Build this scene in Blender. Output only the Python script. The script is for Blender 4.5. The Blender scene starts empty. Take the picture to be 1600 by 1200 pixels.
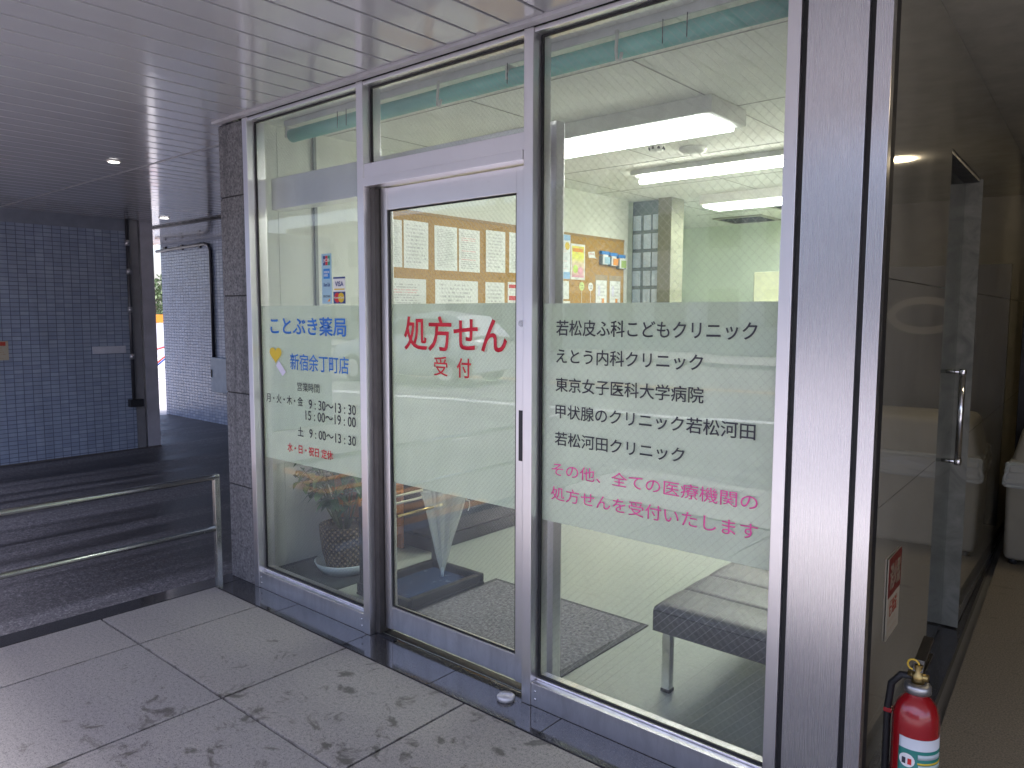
import bpy, bmesh, math, random
from mathutils import Vector, Matrix
random.seed(7)
S = bpy.context.scene
COL = S.collection
RAD = math.radians

# ------------------------------------------------------------------ camera
cam_d = bpy.data.cameras.new('camera')
cam_d.sensor_width = 36.0
cam_d.lens = 1185.33 / 1600 * 36
cam_d.clip_start = 0.05
cam_d.clip_end = 1000
cam = bpy.data.objects.new('camera', cam_d)
COL.objects.link(cam)
Fv = Vector((-0.64983861, 0.75455433, -0.09141959))
Rv = Vector((0.7575584, 0.65276151, 0.002771))
Uv = Vector((-0.06176606, 0.06745497, 0.99580861))
cam.matrix_world = Matrix(((Rv.x, Uv.x, -Fv.x, 0), (Rv.y, Uv.y, -Fv.y, -2.07846),
                           (Rv.z, Uv.z, -Fv.z, 1.44), (0, 0, 0, 1)))
S.camera = cam

# ------------------------------------------------------------------ sky, sun, exposure
SUN_EL, SUN_AZ = 70.0, 165.0          # azimuth measured clockwise from +y
w = bpy.data.worlds.new('World')
S.world = w
w.use_nodes = True
nt = w.node_tree
bg = nt.nodes['Background']
sky = nt.nodes.new('ShaderNodeTexSky')
sky.sky_type = 'NISHITA'
sky.sun_disc = False
sky.sun_elevation = RAD(SUN_EL)
sky.sun_rotation = RAD(SUN_AZ)
sky.air_density = 1.0
sky.dust_density = 3.0
sky.ozone_density = 1.5
wb = nt.nodes.new('ShaderNodeMix')
wb.data_type = 'RGBA'
wb.blend_type = 'MULTIPLY'
wb.inputs[0].default_value = 1.0
wb.inputs[7].default_value = (1.04, 0.965, 1.03, 1)
nt.links.new(sky.outputs[0], wb.inputs[6])
nt.links.new(wb.outputs[2], bg.inputs[0])
bg.inputs[1].default_value = 0.15
sl = bpy.data.lights.new('sun', 'SUN')
sl.energy = 2.6
sl.angle = RAD(18)
sl.color = (1.0, 0.965, 0.99)
sun = bpy.data.objects.new('sun', sl)
COL.objects.link(sun)
a, e = RAD(SUN_AZ), RAD(SUN_EL)
sdir = Vector((math.sin(a) * math.cos(e), math.cos(a) * math.cos(e), math.sin(e)))
sun.rotation_euler = sdir.to_track_quat('Z', 'Y').to_euler()
S.view_settings.view_transform = 'Standard'
S.view_settings.look = 'None'
S.view_settings.gamma = 1.0
S.view_settings.exposure = 1.6
S.cycles.max_bounces = 14
S.cycles.diffuse_bounces = 6
S.cycles.glossy_bounces = 6
S.cycles.transmission_bounces = 8
S.cycles.transparent_max_bounces = 24
S.cycles.caustics_reflective = False
S.cycles.caustics_refractive = False
S.cycles.sample_clamp_indirect = 4.0
S.cycles.use_denoising = True

# ------------------------------------------------------------------ materials
MATS = {}


class NB:
    """tiny node-graph helper"""
    def __init__(s, name):
        s.m = bpy.data.materials.new(name)
        s.m.use_nodes = True
        s.t = s.m.node_tree
        s.b = s.t.nodes['Principled BSDF']
        s.out = s.t.nodes['Material Output']
        MATS[name] = s.m

    def n(s, typ, **kw):
        nd = s.t.nodes.new(typ)
        for k, v in kw.items():
            setattr(nd, k, v)
        return nd

    def l(s, a, b):
        s.t.links.new(a, b)

    def coord(s, kind='Object'):
        return s.n('ShaderNodeTexCoord').outputs[kind]

    def mapping(s, vec, scale=(1, 1, 1), loc=(0, 0, 0), rot=(0, 0, 0)):
        m = s.n('ShaderNodeMapping')
        m.inputs['Scale'].default_value = scale
        m.inputs['Location'].default_value = loc
        m.inputs['Rotation'].default_value = rot
        s.l(vec, m.inputs['Vector'])
        return m.outputs[0]

    def noise(s, vec, scale, detail=4, rough=0.6, dist=0.0):
        x = s.n('ShaderNodeTexNoise')
        x.inputs['Scale'].default_value = scale
        x.inputs['Detail'].default_value = detail
        x.inputs['Roughness'].default_value = rough
        x.inputs['Distortion'].default_value = dist
        s.l(vec, x.inputs['Vector'])
        return x.outputs[0]

    def ramp(s, fac, stops):
        r = s.n('ShaderNodeValToRGB')
        el = r.color_ramp.elements
        while len(el) < len(stops):
            el.new(0.5)
        for q, (p, c) in zip(el, stops):
            q.position = p
            q.color = c if len(c) == 4 else (*c, 1)
        s.l(fac, r.inputs[0])
        return r.outputs[0]

    def math(s, op, a, b=None, c=None):
        m = s.n('ShaderNodeMath', operation=op)
        for i, v in enumerate((a, b, c)):
            if v is None:
                continue
            if isinstance(v, (int, float)):
                m.inputs[i].default_value = v
            else:
                s.l(v, m.inputs[i])
        return m.outputs[0]

    def mix(s, fac, a, b, mode='MIX'):
        m = s.n('ShaderNodeMix', data_type='RGBA', blend_type=mode)
        for i, v in ((0, fac), (6, a), (7, b)):
            if isinstance(v, (int, float)):
                m.inputs[i].default_value = v
            elif isinstance(v, tuple):
                m.inputs[i].default_value = v if len(v) == 4 else (*v, 1)
            else:
                s.l(v, m.inputs[i])
        return m.outputs[2]

    def sep(s, vec):
        x = s.n('ShaderNodeSeparateXYZ')
        s.l(vec, x.inputs[0])
        return x.outputs

    def comb(s, x, y, z):
        c = s.n('ShaderNodeCombineXYZ')
        for i, v in enumerate((x, y, z)):
            if isinstance(v, (int, float)):
                c.inputs[i].default_value = v
            else:
                s.l(v, c.inputs[i])
        return c.outputs[0]

    def bump(s, h, strength=0.3, dist=0.01):
        b = s.n('ShaderNodeBump')
        b.inputs['Strength'].default_value = strength
        b.inputs['Distance'].default_value = dist
        s.l(h, b.inputs['Height'])
        s.l(b.outputs[0], s.b.inputs['Normal'])

    def set(s, **kw):
        for k, v in kw.items():
            i = s.b.inputs[k.replace('_', ' ')]
            if isinstance(v, (int, float)):
                i.default_value = v
            elif isinstance(v, tuple):
                i.default_value = v if len(v) == 4 else (*v, 1)
            else:
                s.l(v, i)
        return s


def plain(name, col, rough=0.5, metal=0.0, var=0.12, scale=8.0, bump=0.0, bscale=120, spec=0.5, coat=0.0):
    k = NB(name)
    c = k.coord()
    n = k.noise(c, scale, 5)
    lo = tuple(x * (1 - var) for x in col)
    hi = tuple(min(1, x * (1 + var)) for x in col)
    k.set(Base_Color=k.ramp(n, [(0.3, lo), (0.7, hi)]), Metallic=metal, Specular_IOR_Level=spec, Coat_Weight=coat)
    rn = k.noise(c, scale * 2.3, 4)
    k.set(Roughness=k.ramp(rn, [(0.3, (max(0.02, rough * 0.85),) * 3), (0.7, (min(1, rough * 1.15),) * 3)]))
    if bump:
        k.bump(k.noise(c, bscale, 3), bump, 0.004)
    return k.m


def emit(name, col, strength):
    k = NB(name)
    k.set(Base_Color=(0.8, 0.8, 0.8), Emission_Color=col, Emission_Strength=strength)
    return k.m


def brushed(name, col, rough=0.28, aniso=0.6):
    k = NB(name)
    c = k.coord()
    st = k.noise(k.mapping(c, (900, 900, 4)), 1.0, 2)
    sm = k.noise(c, 2.2, 4)
    bc = k.ramp(sm, [(0.3, tuple(x * 0.93 for x in col)), (0.7, col)])
    gx, gy, gz = k.sep(c)
    gn = k.math('SUBTRACT', k.math('MULTIPLY', k.noise(k.mapping(c, (9, 9, 2.5)), 1.6, 7, 0.7, 0.5), 0.42), gz)
    sc_ = k.noise(k.mapping(c, (22, 22, 3), (1, 4, 2)), 1.3, 8, 0.75, 1.2)
    k.set(Base_Color=k.mix(k.ramp(sc_, [(0.63, (0, 0, 0)), (0.72, (0.22, 0.22, 0.22))]), k.mix(k.ramp(gn, [(0.06, (0, 0, 0)), (0.2, (0.28, 0.28, 0.28))]), bc, (0.20, 0.19, 0.18)), (0.30, 0.29, 0.29)), Metallic=1.0)
    k.set(Roughness=k.ramp(st, [(0.2, (rough * 0.93,) * 3), (0.8, (rough * 1.07,) * 3)]), Anisotropic=aniso)
    tg = k.n('ShaderNodeTangent', direction_type='RADIAL', axis='Z')
    k.l(tg.outputs[0], k.b.inputs['Tangent'])
    return k.m


ALU = brushed('satin aluminium', (0.84, 0.825, 0.845), 0.33, 0.3)
STEEL = brushed('brushed stainless', (0.70, 0.69, 0.715), 0.27, 0.5)
CHROME = plain('chrome', (0.75, 0.75, 0.76), 0.12, 1.0, 0.04)
RUBBER = plain('black gasket', (0.012, 0.012, 0.013), 0.6)
DARKMETAL = plain('dark metal', (0.05, 0.05, 0.055), 0.45, 0.6)
BLACKMETAL = plain('black painted steel', (0.012, 0.013, 0.016), 0.38)


def glass(name, pitch, second=1.0, tint=(0.945, 0.97, 0.955), wd=0.0004):
    k = NB(name)
    k.t.nodes.remove(k.b)
    c = k.coord()
    x, y, z = k.sep(c)
    geo = k.n('ShaderNodeNewGeometry')
    dot = k.n('ShaderNodeVectorMath', operation='DOT_PRODUCT')
    k.l(geo.outputs['Normal'], dot.inputs[0])
    k.l(geo.outputs['Incoming'], dot.inputs[1])
    cs = k.math('ABSOLUTE', dot.outputs['Value'])
    om = k.math('SUBTRACT', 1.0, cs)
    p5 = k.math('POWER', om, 5.0)
    fr = k.math('MULTIPLY_ADD', p5, 0.93, 0.066)
    tr = k.n('ShaderNodeBsdfTransparent')
    tr.inputs[0].default_value = (*tint, 1)
    gl = k.n('ShaderNodeBsdfGlossy')
    gl.inputs['Roughness'].default_value = 0.0
    wob = k.noise(c, 1.6, 2)
    bp = k.n('ShaderNodeBump')
    bp.inputs['Strength'].default_value = 0.05
    bp.inputs['Distance'].default_value = 0.02
    k.l(wob, bp.inputs['Height'])
    k.l(bp.outputs[0], gl.inputs['Normal'])
    m1 = k.n('ShaderNodeMixShader')
    k.l(fr, m1.inputs[0])
    k.l(tr.outputs[0], m1.inputs[1])
    k.l(gl.outputs[0], m1.inputs[2])
    # dusty smears, doubling as a painted milky veil of street glare
    du = k.n('ShaderNodeBsdfDiffuse')
    du.inputs[0].default_value = (0.72, 0.73, 0.72, 1)
    sm = k.noise(k.mapping(c, (2.2, 2.2, 0.8)), 1.6, 6, 0.62, 0.9)
    df_ = k.ramp(sm, [(0.32, (0.006,) * 3), (0.72, (0.050,) * 3)])
    m0 = k.n('ShaderNodeMixShader')
    k.l(df_, m0.inputs[0])
    k.l(m1.outputs[0], m0.inputs[1])
    k.l(du.outputs[0], m0.inputs[2])
    m1 = m0
    # wire mesh cast in the glass
    def line(sgn, wd):
        u = k.math('MULTIPLY_ADD', z, sgn, x)
        f = k.math('FRACT', k.math('DIVIDE', u, pitch))
        d = k.math('ABSOLUTE', k.math('SUBTRACT', f, 0.5))
        return k.math('LESS_THAN', d, wd / pitch)
    la = line(1.0, wd)
    lb = k.math('MULTIPLY', line(-1.0, wd), second)
    mask = k.math('MAXIMUM', la, lb)
    wire = k.n('ShaderNodeBsdfPrincipled')
    wire.inputs['Base Color'].default_value = (0.46, 0.47, 0.44, 1)
    wire.inputs['Metallic'].default_value = 0.6
    wire.inputs['Roughness'].default_value = 0.45
    m2 = k.n('ShaderNodeMixShader')
    k.l(mask, m2.inputs[0])
    k.l(m1.outputs[0], m2.inputs[1])
    k.l(wire.outputs[0], m2.inputs[2])
    k.l(m2.outputs[0], k.out.inputs['Surface'])
    return k.m


WGLASS = glass('wired glass wide', 0.030, wd=0.00022)
WGLASS_F = glass('wired glass fine', 0.021, 0.35, wd=0.0003)
CLEAR = glass('clear glass', 500.0)

k = NB('frosted film')
k.t.nodes.remove(k.b)
df = k.n('ShaderNodeBsdfDiffuse')
tl = k.n('ShaderNodeBsdfTranslucent')
fn = k.ramp(k.noise(k.mapping(k.coord(), (1.4, 1, 0.8)), 2.6, 7, 0.62, 0.8), [(0.3, (0.78, 0.825, 0.745)), (0.7, (0.85, 0.885, 0.81))])
k.l(fn, df.inputs[0])
k.l(fn, tl.inputs[0])
ms = k.n('ShaderNodeMixShader')
ms.inputs[0].default_value = 0.55
k.l(df.outputs[0], ms.inputs[1])
k.l(tl.outputs[0], ms.inputs[2])
k.l(ms.outputs[0], k.out.inputs['Surface'])
FILM = k.m

# paving: flamed granite with dark specks, wet stains
k = NB('flamed granite')
c = k.coord()
sp = k.math('ADD', k.math('MULTIPLY', k.noise(c, 230, 3, 0.75), 0.65), k.math('MULTIPLY', k.noise(c, 75, 4, 0.7), 0.35))
base = k.ramp(sp, [(0.38, (0.07, 0.072, 0.08)), (0.47, (0.25, 0.25, 0.255)), (0.6, (0.33, 0.325, 0.32)), (0.74, (0.45, 0.44, 0.42))])
big = k.noise(c, 1.5, 5)
base = k.mix(0.4, base, k.ramp(big, [(0.3, (0.24, 0.24, 0.25)), (0.7, (0.36, 0.35, 0.33))]), 'MULTIPLY')
base = k.mix(1.0, base, (1.52, 1.46, 1.38), 'MULTIPLY')
st = k.noise(k.mapping(c, (1, 1.3, 1), (3.1, 0.4, 0)), 8.0, 8, 0.66, 0.7)
x, y, z = k.sep(c)
ux = k.math('DIVIDE', k.math('ADD', x, 3.323), 0.7145)
uy = k.math('DIVIDE', y, 0.715)
wn = k.n('ShaderNodeTexWhiteNoise', noise_dimensions='2D')
k.l(k.comb(k.math('FLOOR', ux), k.math('FLOOR', uy), 0.0), wn.inputs['Vector'])
base = k.mix(1.0, base, k.ramp(wn.outputs['Value'], [(0, (0.86, 0.87, 0.90)), (1, (1.06, 1.04, 1.0))]), 'MULTIPLY')
jx = k.math('ABSOLUTE', k.math('SUBTRACT', ux, k.math('ROUND', ux)))
jy = k.math('ABSOLUTE', k.math('SUBTRACT', uy, k.math('ROUND', uy)))
jd = k.math('MINIMUM', jx, jy)
jn = k.math('MULTIPLY', k.math('SUBTRACT', k.noise(c, 16, 7, 0.7), 0.40), 0.07)
jm = k.ramp(k.math('SUBTRACT', jn, jd), [(0.0, (0, 0, 0)), (0.012, (0.65, 0.65, 0.65))])
base = k.mix(jm, base, (0.06, 0.053, 0.04))
dx = k.math('MULTIPLY', k.math('ADD', x, 1.92), 0.85)
dy = k.math('ADD', y, 0.92)
rr = k.math('SQRT', k.math('ADD', k.math('MULTIPLY', dx, dx), k.math('MULTIPLY', dy, dy)))
near = k.math('SUBTRACT', 0.115, k.math('MULTIPLY', rr, 0.10))
mask = k.ramp(k.math('ADD', st, near), [(0.622, (0, 0, 0)), (0.70, (1, 1, 1))])
base = k.mix(k.math('MULTIPLY', mask, 0.72), base, (0.045, 0.04, 0.03))
k.set(Base_Color=base, Roughness=k.mix(mask, (0.62,) * 3, (0.42,) * 3), Specular_IOR_Level=0.35)
k.bump(sp, 0.12, 0.002)
GRANITE = k.m

k = NB('corridor stone tile')
c = k.coord()
sp = k.noise(c, 160, 3, 0.7)
base = k.ramp(sp, [(0.35, (0.14, 0.12, 0.09)), (0.6, (0.32, 0.28, 0.21)), (0.78, (0.27, 0.235, 0.175))])
st = k.noise(k.mapping(c, (1, 2.2, 1)), 6, 5, 0.6)
base = k.mix(k.ramp(st, [(0.62, (0, 0, 0)), (0.72, (0.6, 0.6, 0.6))]), base, (0.06, 0.05, 0.035))
k.set(Base_Color=base, Roughness=0.5)
TAN = k.m

k = NB('polished black granite')
c = k.coord()
sp = k.noise(c, 190, 3, 0.7)
k.set(Base_Color=k.ramp(sp, [(0.4, (0.028, 0.027, 0.029)), (0.62, (0.06, 0.058, 0.06)), (0.75, (0.15, 0.148, 0.148))]),
      Roughness=k.ramp(k.noise(c, 6, 5), [(0.35, (0.05,) * 3), (0.7, (0.17,) * 3)]), Specular_IOR_Level=0.6)
BLACKSTONE = k.m

k = NB('grey column granite')
c = k.coord()
sp = k.noise(c, 85, 4, 0.72)
wet = k.noise(k.mapping(c, (14, 14, 1.2)), 1.0, 4)
base = k.ramp(sp, [(0.35, (0.045, 0.045, 0.05)), (0.5, (0.15, 0.148, 0.15)), (0.65, (0.24, 0.235, 0.24)), (0.8, (0.34, 0.33, 0.33))])
base = k.mix(k.ramp(wet, [(0.52, (0, 0, 0)), (0.68, (0.55, 0.55, 0.55))]), base, (0.03, 0.03, 0.034))
k.set(Base_Color=base, Roughness=0.5)
k.bump(sp, 0.3, 0.003)
COLSTONE = k.m

k = NB('driveway asphalt')
c = k.coord()
sp = k.noise(c, 120, 3, 0.75)
strk = k.noise(k.mapping(c, (3.2, 0.22, 1), (0.4, 0.2, 0)), 1.0, 5, 0.55, 0.6)
sp = k.math('ADD', k.math('MULTIPLY', sp, 0.6), k.math('MULTIPLY', k.noise(c, 34, 6, 0.75), 0.4))
base = k.ramp(sp, [(0.40, (0.085, 0.085, 0.092)), (0.53, (0.19, 0.184, 0.188)), (0.64, (0.42, 0.415, 0.41))])
x, y, z = k.sep(c)
strk = k.math('ADD', strk, k.math('MULTIPLY', k.math('MINIMUM', k.math('ADD', y, 0.75), 1.6), 0.07))
wet = k.ramp(strk, [(0.43, (0, 0, 0)), (0.66, (1, 1, 1))])
base = k.mix(k.math('MULTIPLY', wet, 0.82), base, (0.014, 0.012, 0.012))
k.set(Base_Color=base, Roughness=k.mix(wet, (0.75,) * 3, (0.48,) * 3), Specular_IOR_Level=0.3)
k.bump(sp, 0.5, 0.004)
ASPHALT = k.m
ROADM = plain('road asphalt', (0.22, 0.215, 0.22), 0.85, 0, 0.25, 3.0, 0.4, 90, 0.3)
WALKM = plain('pale kerb concrete', (0.42, 0.41, 0.39), 0.8, 0, 0.15, 4.0, 0.3, 80, 0.3)
GROUNDM = plain('far ground', (0.30, 0.30, 0.29), 0.9, 0, 0.2, 0.5)
LINEW = plain('white road paint', (0.78, 0.78, 0.76), 0.7, 0, 0.12, 30)
LINEO = plain('orange road paint', (0.46, 0.24, 0.09), 0.7, 0, 0.2, 25)


def soffit_mat(name, col, rough):
    k = NB(name)
    c = k.coord()
    k.set(Base_Color=k.ramp(k.noise(c, 1.4, 4), [(0.3, tuple(v * 0.9 for v in col)), (0.7, col)]),
          Roughness=k.ramp(k.noise(c, 3.5, 4), [(0.3, (rough * 0.7,) * 3), (0.7, (rough * 1.3,) * 3)]),
          Specular_IOR_Level=0.55, Coat_Weight=0.35, Coat_Roughness=0.06)
    k.bump(k.noise(k.mapping(c, (5.0, 0.7, 1)), 1.0, 2), 0.06, 0.03)
    return k.m


SOFFIT = soffit_mat('glossy white soffit', (0.50, 0.50, 0.535), 0.13)


def tile_mat(name, horiz):
    k = NB(name)
    x, y, z = k.sep(k.coord())
    v = k.comb(y if horiz == 'y' else x, z, 0.0)
    b = k.n('ShaderNodeTexBrick')
    b.offset = 0.0
    b.squash = 1.0
    b.inputs['Color1'].default_value = (0.29, 0.34, 0.45, 1)
    b.inputs['Color2'].default_value = (0.32, 0.37, 0.475, 1)
    b.inputs['Mortar'].default_value = (0.12, 0.14, 0.20, 1)
    b.inputs['Scale'].default_value = 1.0
    b.inputs['Mortar Size'].default_value = 0.0034
    b.inputs['Mortar Smooth'].default_value = 0.2
    b.inputs['Bias'].default_value = 0.0
    b.inputs['Brick Width'].default_value = 0.0785
    b.inputs['Row Height'].default_value = 0.0405
    k.l(v, b.inputs['Vector'])
    wn = k.n('ShaderNodeTexWhiteNoise', noise_dimensions='2D')
    k.l(k.comb(k.math('FLOOR', k.math('DIVIDE', y if horiz == 'y' else x, 0.0785)), k.math('FLOOR', k.math('DIVIDE', z, 0.0405)), 0.0), wn.inputs['Vector'])
    tone = k.ramp(wn.outputs['Value'], [(0.0, (0.93, 0.93, 0.95)), (0.5, (1, 1, 1)), (1.0, (1.04, 1.035, 1.02))])
    stn = k.noise(k.mapping(k.coord(), (2.5, 2.5, 0.6)), 1.6, 7, 0.65, 0.6)
    dirt = k.mix(1.0, k.ramp(stn, [(0.3, (0.80, 0.80, 0.79)), (0.65, (1, 1, 1))]), tone, 'MULTIPLY')
    k.set(Base_Color=k.mix(1.0, b.outputs['Color'], dirt, 'MULTIPLY'),
          Roughness=k.mix(b.outputs['Fac'], k.ramp(wn.outputs['Color'], [(0, (0.14,) * 3), (1, (0.38,) * 3)]), (0.8,) * 3))
    inv = k.math('ADD', k.math('SUBTRACT', 1.0, b.outputs['Fac']), k.math('MULTIPLY', k.noise(k.coord(), 9.0, 2), 0.8))
    k.bump(inv, 0.5, 0.003)
    return k.m


TILE_Y = tile_mat('blue tile along drive', 'y')
TILE_X = tile_mat('blue tile across drive', 'x')

k = NB('polished beige marble')
c = k.coord()
v1 = k.noise(c, 2.2, 7, 0.62, 1.4)
v2 = k.noise(k.mapping(c, (1, 3, 1.2)), 5, 6, 0.6, 0.8)
base = k.ramp(v1, [(0.3, (0.20, 0.19, 0.155)), (0.5, (0.28, 0.265, 0.215)), (0.7, (0.34, 0.32, 0.26))])
base = k.mix(k.ramp(v2, [(0.60, (0, 0, 0)), (0.70, (0.3, 0.3, 0.3))]), base, (0.2, 0.16, 0.11))
k.set(Base_Color=base, Roughness=0.06, Specular_IOR_Level=0.6, Coat_Weight=0.5, Coat_Roughness=0.02)
MARBLE = k.m
k = NB('pale veined marble')
c = k.coord()
v1 = k.noise(c, 6, 7, 0.65, 1.8)
k.set(Base_Color=k.ramp(v1, [(0.3, (0.15, 0.152, 0.13)), (0.5, (0.235, 0.235, 0.20)), (0.7, (0.30, 0.30, 0.26))]), Roughness=0.18)
REVEAL = k.m

WALLIN = plain('cream wallpaper', (0.78, 0.79, 0.72), 0.8, 0, 0.03, 5, 0.1, 200)
WALLGREEN = plain('pale green wall', (0.74, 0.81, 0.69), 0.7, 0, 0.04, 4)
CEILIN = plain('off white ceiling board', (0.88, 0.88, 0.84), 0.85, 0, 0.04, 5, 0.15, 250)
k = NB('vinyl floor')
c = k.coord()
x, y, z = k.sep(c)
base = k.ramp(k.noise(c, 60, 4), [(0.3, (0.36, 0.39, 0.345)), (0.7, (0.41, 0.435, 0.385))])
gx = k.math('LESS_THAN', k.math('ABSOLUTE', k.math('SUBTRACT', k.math('FRACT', k.math('DIVIDE', k.math('ADD', x, 0.22), 0.45)), 0.5)), 0.004)
gy = k.math('LESS_THAN', k.math('ABSOLUTE', k.math('SUBTRACT', k.math('FRACT', k.math('DIVIDE', y, 0.45)), 0.5)), 0.004)
base = k.mix(k.math('MULTIPLY', k.math('MAXIMUM', gx, gy), 0.3), base, (0.22, 0.23, 0.19))
scf = k.noise(k.mapping(c, (1.0, 2.6, 1)), 7, 7, 0.7, 1.0)
base = k.mix(k.ramp(scf, [(0.55, (0, 0, 0)), (0.72, (0.28, 0.28, 0.28))]), base, (0.24, 0.24, 0.20))
k.set(Base_Color=base, Roughness=k.ramp(k.noise(c, 5, 4), [(0.3, (0.33,) * 3), (0.7, (0.37,) * 3)]))
VINYL = k.m

k = NB('cork')
c = k.coord()
k.set(Base_Color=k.ramp(k.noise(c, 90, 4, 0.7), [(0.3, (0.35, 0.19, 0.05)), (0.5, (0.47, 0.275, 0.08)), (0.72, (0.56, 0.36, 0.13))]), Roughness=0.9)
k.bump(k.noise(c, 150, 3), 0.3, 0.002)
CORK = k.m
k = NB('loop carpet')
c = k.coord()
n1 = k.noise(c, 70, 4, 0.75)
k.set(Base_Color=k.ramp(n1, [(0.35, (0.07, 0.065, 0.075)), (0.5, (0.19, 0.18, 0.195)), (0.66, (0.36, 0.34, 0.36))]), Roughness=0.95)
k.bump(n1, 0.8, 0.006)
CARPET = k.m
k = NB('grey vinyl leather')
c = k.coord()
n1 = k.noise(c, 3.5, 5, 0.6, 0.8)
k.set(Base_Color=k.ramp(n1, [(0.3, (0.06, 0.056, 0.060)), (0.7, (0.125, 0.116, 0.116))]),
      Roughness=k.ramp(k.noise(c, 9, 4), [(0.3, (0.3,) * 3), (0.7, (0.48,) * 3)]))
k.bump(k.noise(c, 14, 4, 0.6, 0.6), 0.35, 0.008)
LEATHER = k.m
k = NB('black vinyl')
c = k.coord()
k.set(Base_Color=(0.018, 0.020, 0.026), Roughness=0.42)
k.bump(k.noise(c, 11, 4), 0.3, 0.01)
BLACKVINYL = k.m


def paper(name, col, rows, ink=(0.12, 0.12, 0.14), red=None, dens=0.47):
    """printed sheet lying in the YZ plane: rows of broken ink"""
    k = NB(name)
    g = k.coord('Generated')
    x, y, z = k.sep(g)
    rz = k.math('MULTIPLY', z, rows)
    row = k.math('FLOOR', rz)
    inrow = k.math('GREATER_THAN', k.math('FRACT', rz), 0.5)
    nz = k.noise(k.comb(k.math('MULTIPLY', y, 22.0), k.math('MULTIPLY', row, 7.31), 0.0), 1.0, 3, 0.8)
    word = k.math('GREATER_THAN', nz, dens)
    ln = k.noise(k.comb(0.0, k.math('MULTIPLY', row, 3.77), 2.0), 1.0, 2)
    right = k.math('LESS_THAN', y, k.math('MULTIPLY_ADD', ln, 0.9, 0.38))
    right2 = k.math('LESS_THAN', y, 0.9)
    left = k.math('GREATER_THAN', y, 0.1)
    tb = k.math('MULTIPLY', k.math('GREATER_THAN', z, 0.07), k.math('LESS_THAN', z, 0.92))
    mk = k.math('MULTIPLY', k.math('MULTIPLY', inrow, word), k.math('MULTIPLY', k.math('MULTIPLY', right, right2), k.math('MULTIPLY', left, tb)))
    icol = ink
    if red:
        icol = k.mix(k.math('GREATER_THAN', k.noise(k.comb(1.0, k.math('MULTIPLY', row, 5.1), 0.0), 1.0, 2), 0.54), ink, red)
    k.set(Base_Color=k.mix(k.math('MULTIPLY', mk, 0.45), col, icol), Roughness=0.35)
    return k.m


PAPER = paper('typed notice', (0.78, 0.79, 0.76), 26)
PAPER2 = paper('notice with red lines', (0.79, 0.79, 0.76), 20, red=(0.75, 0.08, 0.08))
PAPER3 = paper('sparse notice', (0.80, 0.80, 0.77), 13, ink=(0.2, 0.2, 0.24), dens=0.5)
PAPERB = paper('poster text', (0.80, 0.82, 0.84), 24, ink=(0.25, 0.3, 0.45), red=(0.8, 0.2, 0.25))
CREAMP = paper('cream notice text', (0.42, 0.37, 0.28), 9, ink=(0.35, 0.2, 0.1))


def flat(name, col, rough=0.5):
    return plain(name, col, rough, 0, 0.04, 10)


BLUE = flat('blue lettering', (0.035, 0.20, 0.68))
INK = flat('dark grey lettering', (0.045, 0.045, 0.06))
RED = flat('red lettering', (0.70, 0.02, 0.045))
PINK = flat('magenta lettering', (0.92, 0.11, 0.40))
YELLOW = flat('yellow', (0.72, 0.50, 0.03))
LAV = flat('pale lavender', (0.70, 0.66, 0.80))
WHITE = flat('white', (0.80, 0.80, 0.78))
SKYBLUE = flat('poster blue', (0.30, 0.50, 0.78))
REDP = flat('printed red', (0.62, 0.03, 0.03))
ORANGE = flat('printed orange', (0.85, 0.32, 0.03))
NAVY = flat('printed navy', (0.03, 0.06, 0.22))
GREENP = flat('printed green', (0.03, 0.30, 0.20))
TEALP = flat('teal', (0.24, 0.60, 0.54), 0.5)
PALEBLUE = flat('sticker blue', (0.35, 0.55, 0.66))
BRIGHTBLUE = flat('card blue', (0.02, 0.22, 0.60))

# ------------------------------------------------------------------ mesh helpers


def bm_new():
    return bmesh.new()


def box(bm, x0, x1, y0, y1, z0, z1, bev=0.0):
    vs = [bm.verts.new((x, y, z)) for z in (z0, z1) for y in (y0, y1) for x in (x0, x1)]
    fs = [bm.faces.new([vs[i] for i in f]) for f in ((0, 2, 3, 1), (4, 5, 7, 6), (0, 1, 5, 4), (2, 6, 7, 3), (0, 4, 6, 2), (1, 3, 7, 5))]
    if bev:
        es = {e for f in fs for e in f.edges}
        bmesh.ops.bevel(bm, geom=list(es), offset=bev, segments=2, profile=0.6, affect='EDGES')
    return bm


def quad(bm, a, b, c, d):
    bm.faces.new([bm.verts.new(p) for p in (a, b, c, d)])


def ring(bm, c, ax, r, n, ref=None):
    ax = Vector(ax).normalized()
    u = ax.orthogonal().normalized() if ref is None else (Vector(ref) - ax * Vector(ref).dot(ax)).normalized()
    v = ax.cross(u)
    return [bm.verts.new(Vector(c) + u * (r * math.cos(2 * math.pi * i / n)) + v * (r * math.sin(2 * math.pi * i / n))) for i in range(n)]


def tube(bm, pts, r, n=10, cap=True, smooth=True):
    pts = [Vector(p) for p in pts]
    rs = r if isinstance(r, (list, tuple)) else [r] * len(pts)
    rings = []
    ref = None
    for i, p in enumerate(pts):
        d = (pts[min(i + 1, len(pts) - 1)] - pts[max(i - 1, 0)])
        if ref is None:
            ref = d.normalized().orthogonal()
        rg = ring(bm, p, d, rs[i], n, ref)
        rings.append(rg)
    for a, b in zip(rings, rings[1:]):
        for i in range(n):
            f = bm.faces.new((a[i], a[(i + 1) % n], b[(i + 1) % n], b[i]))
            f.smooth = smooth
    if cap:
        bm.faces.new(list(reversed(rings[0])))
        bm.faces.new(rings[-1])
    return bm


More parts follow.
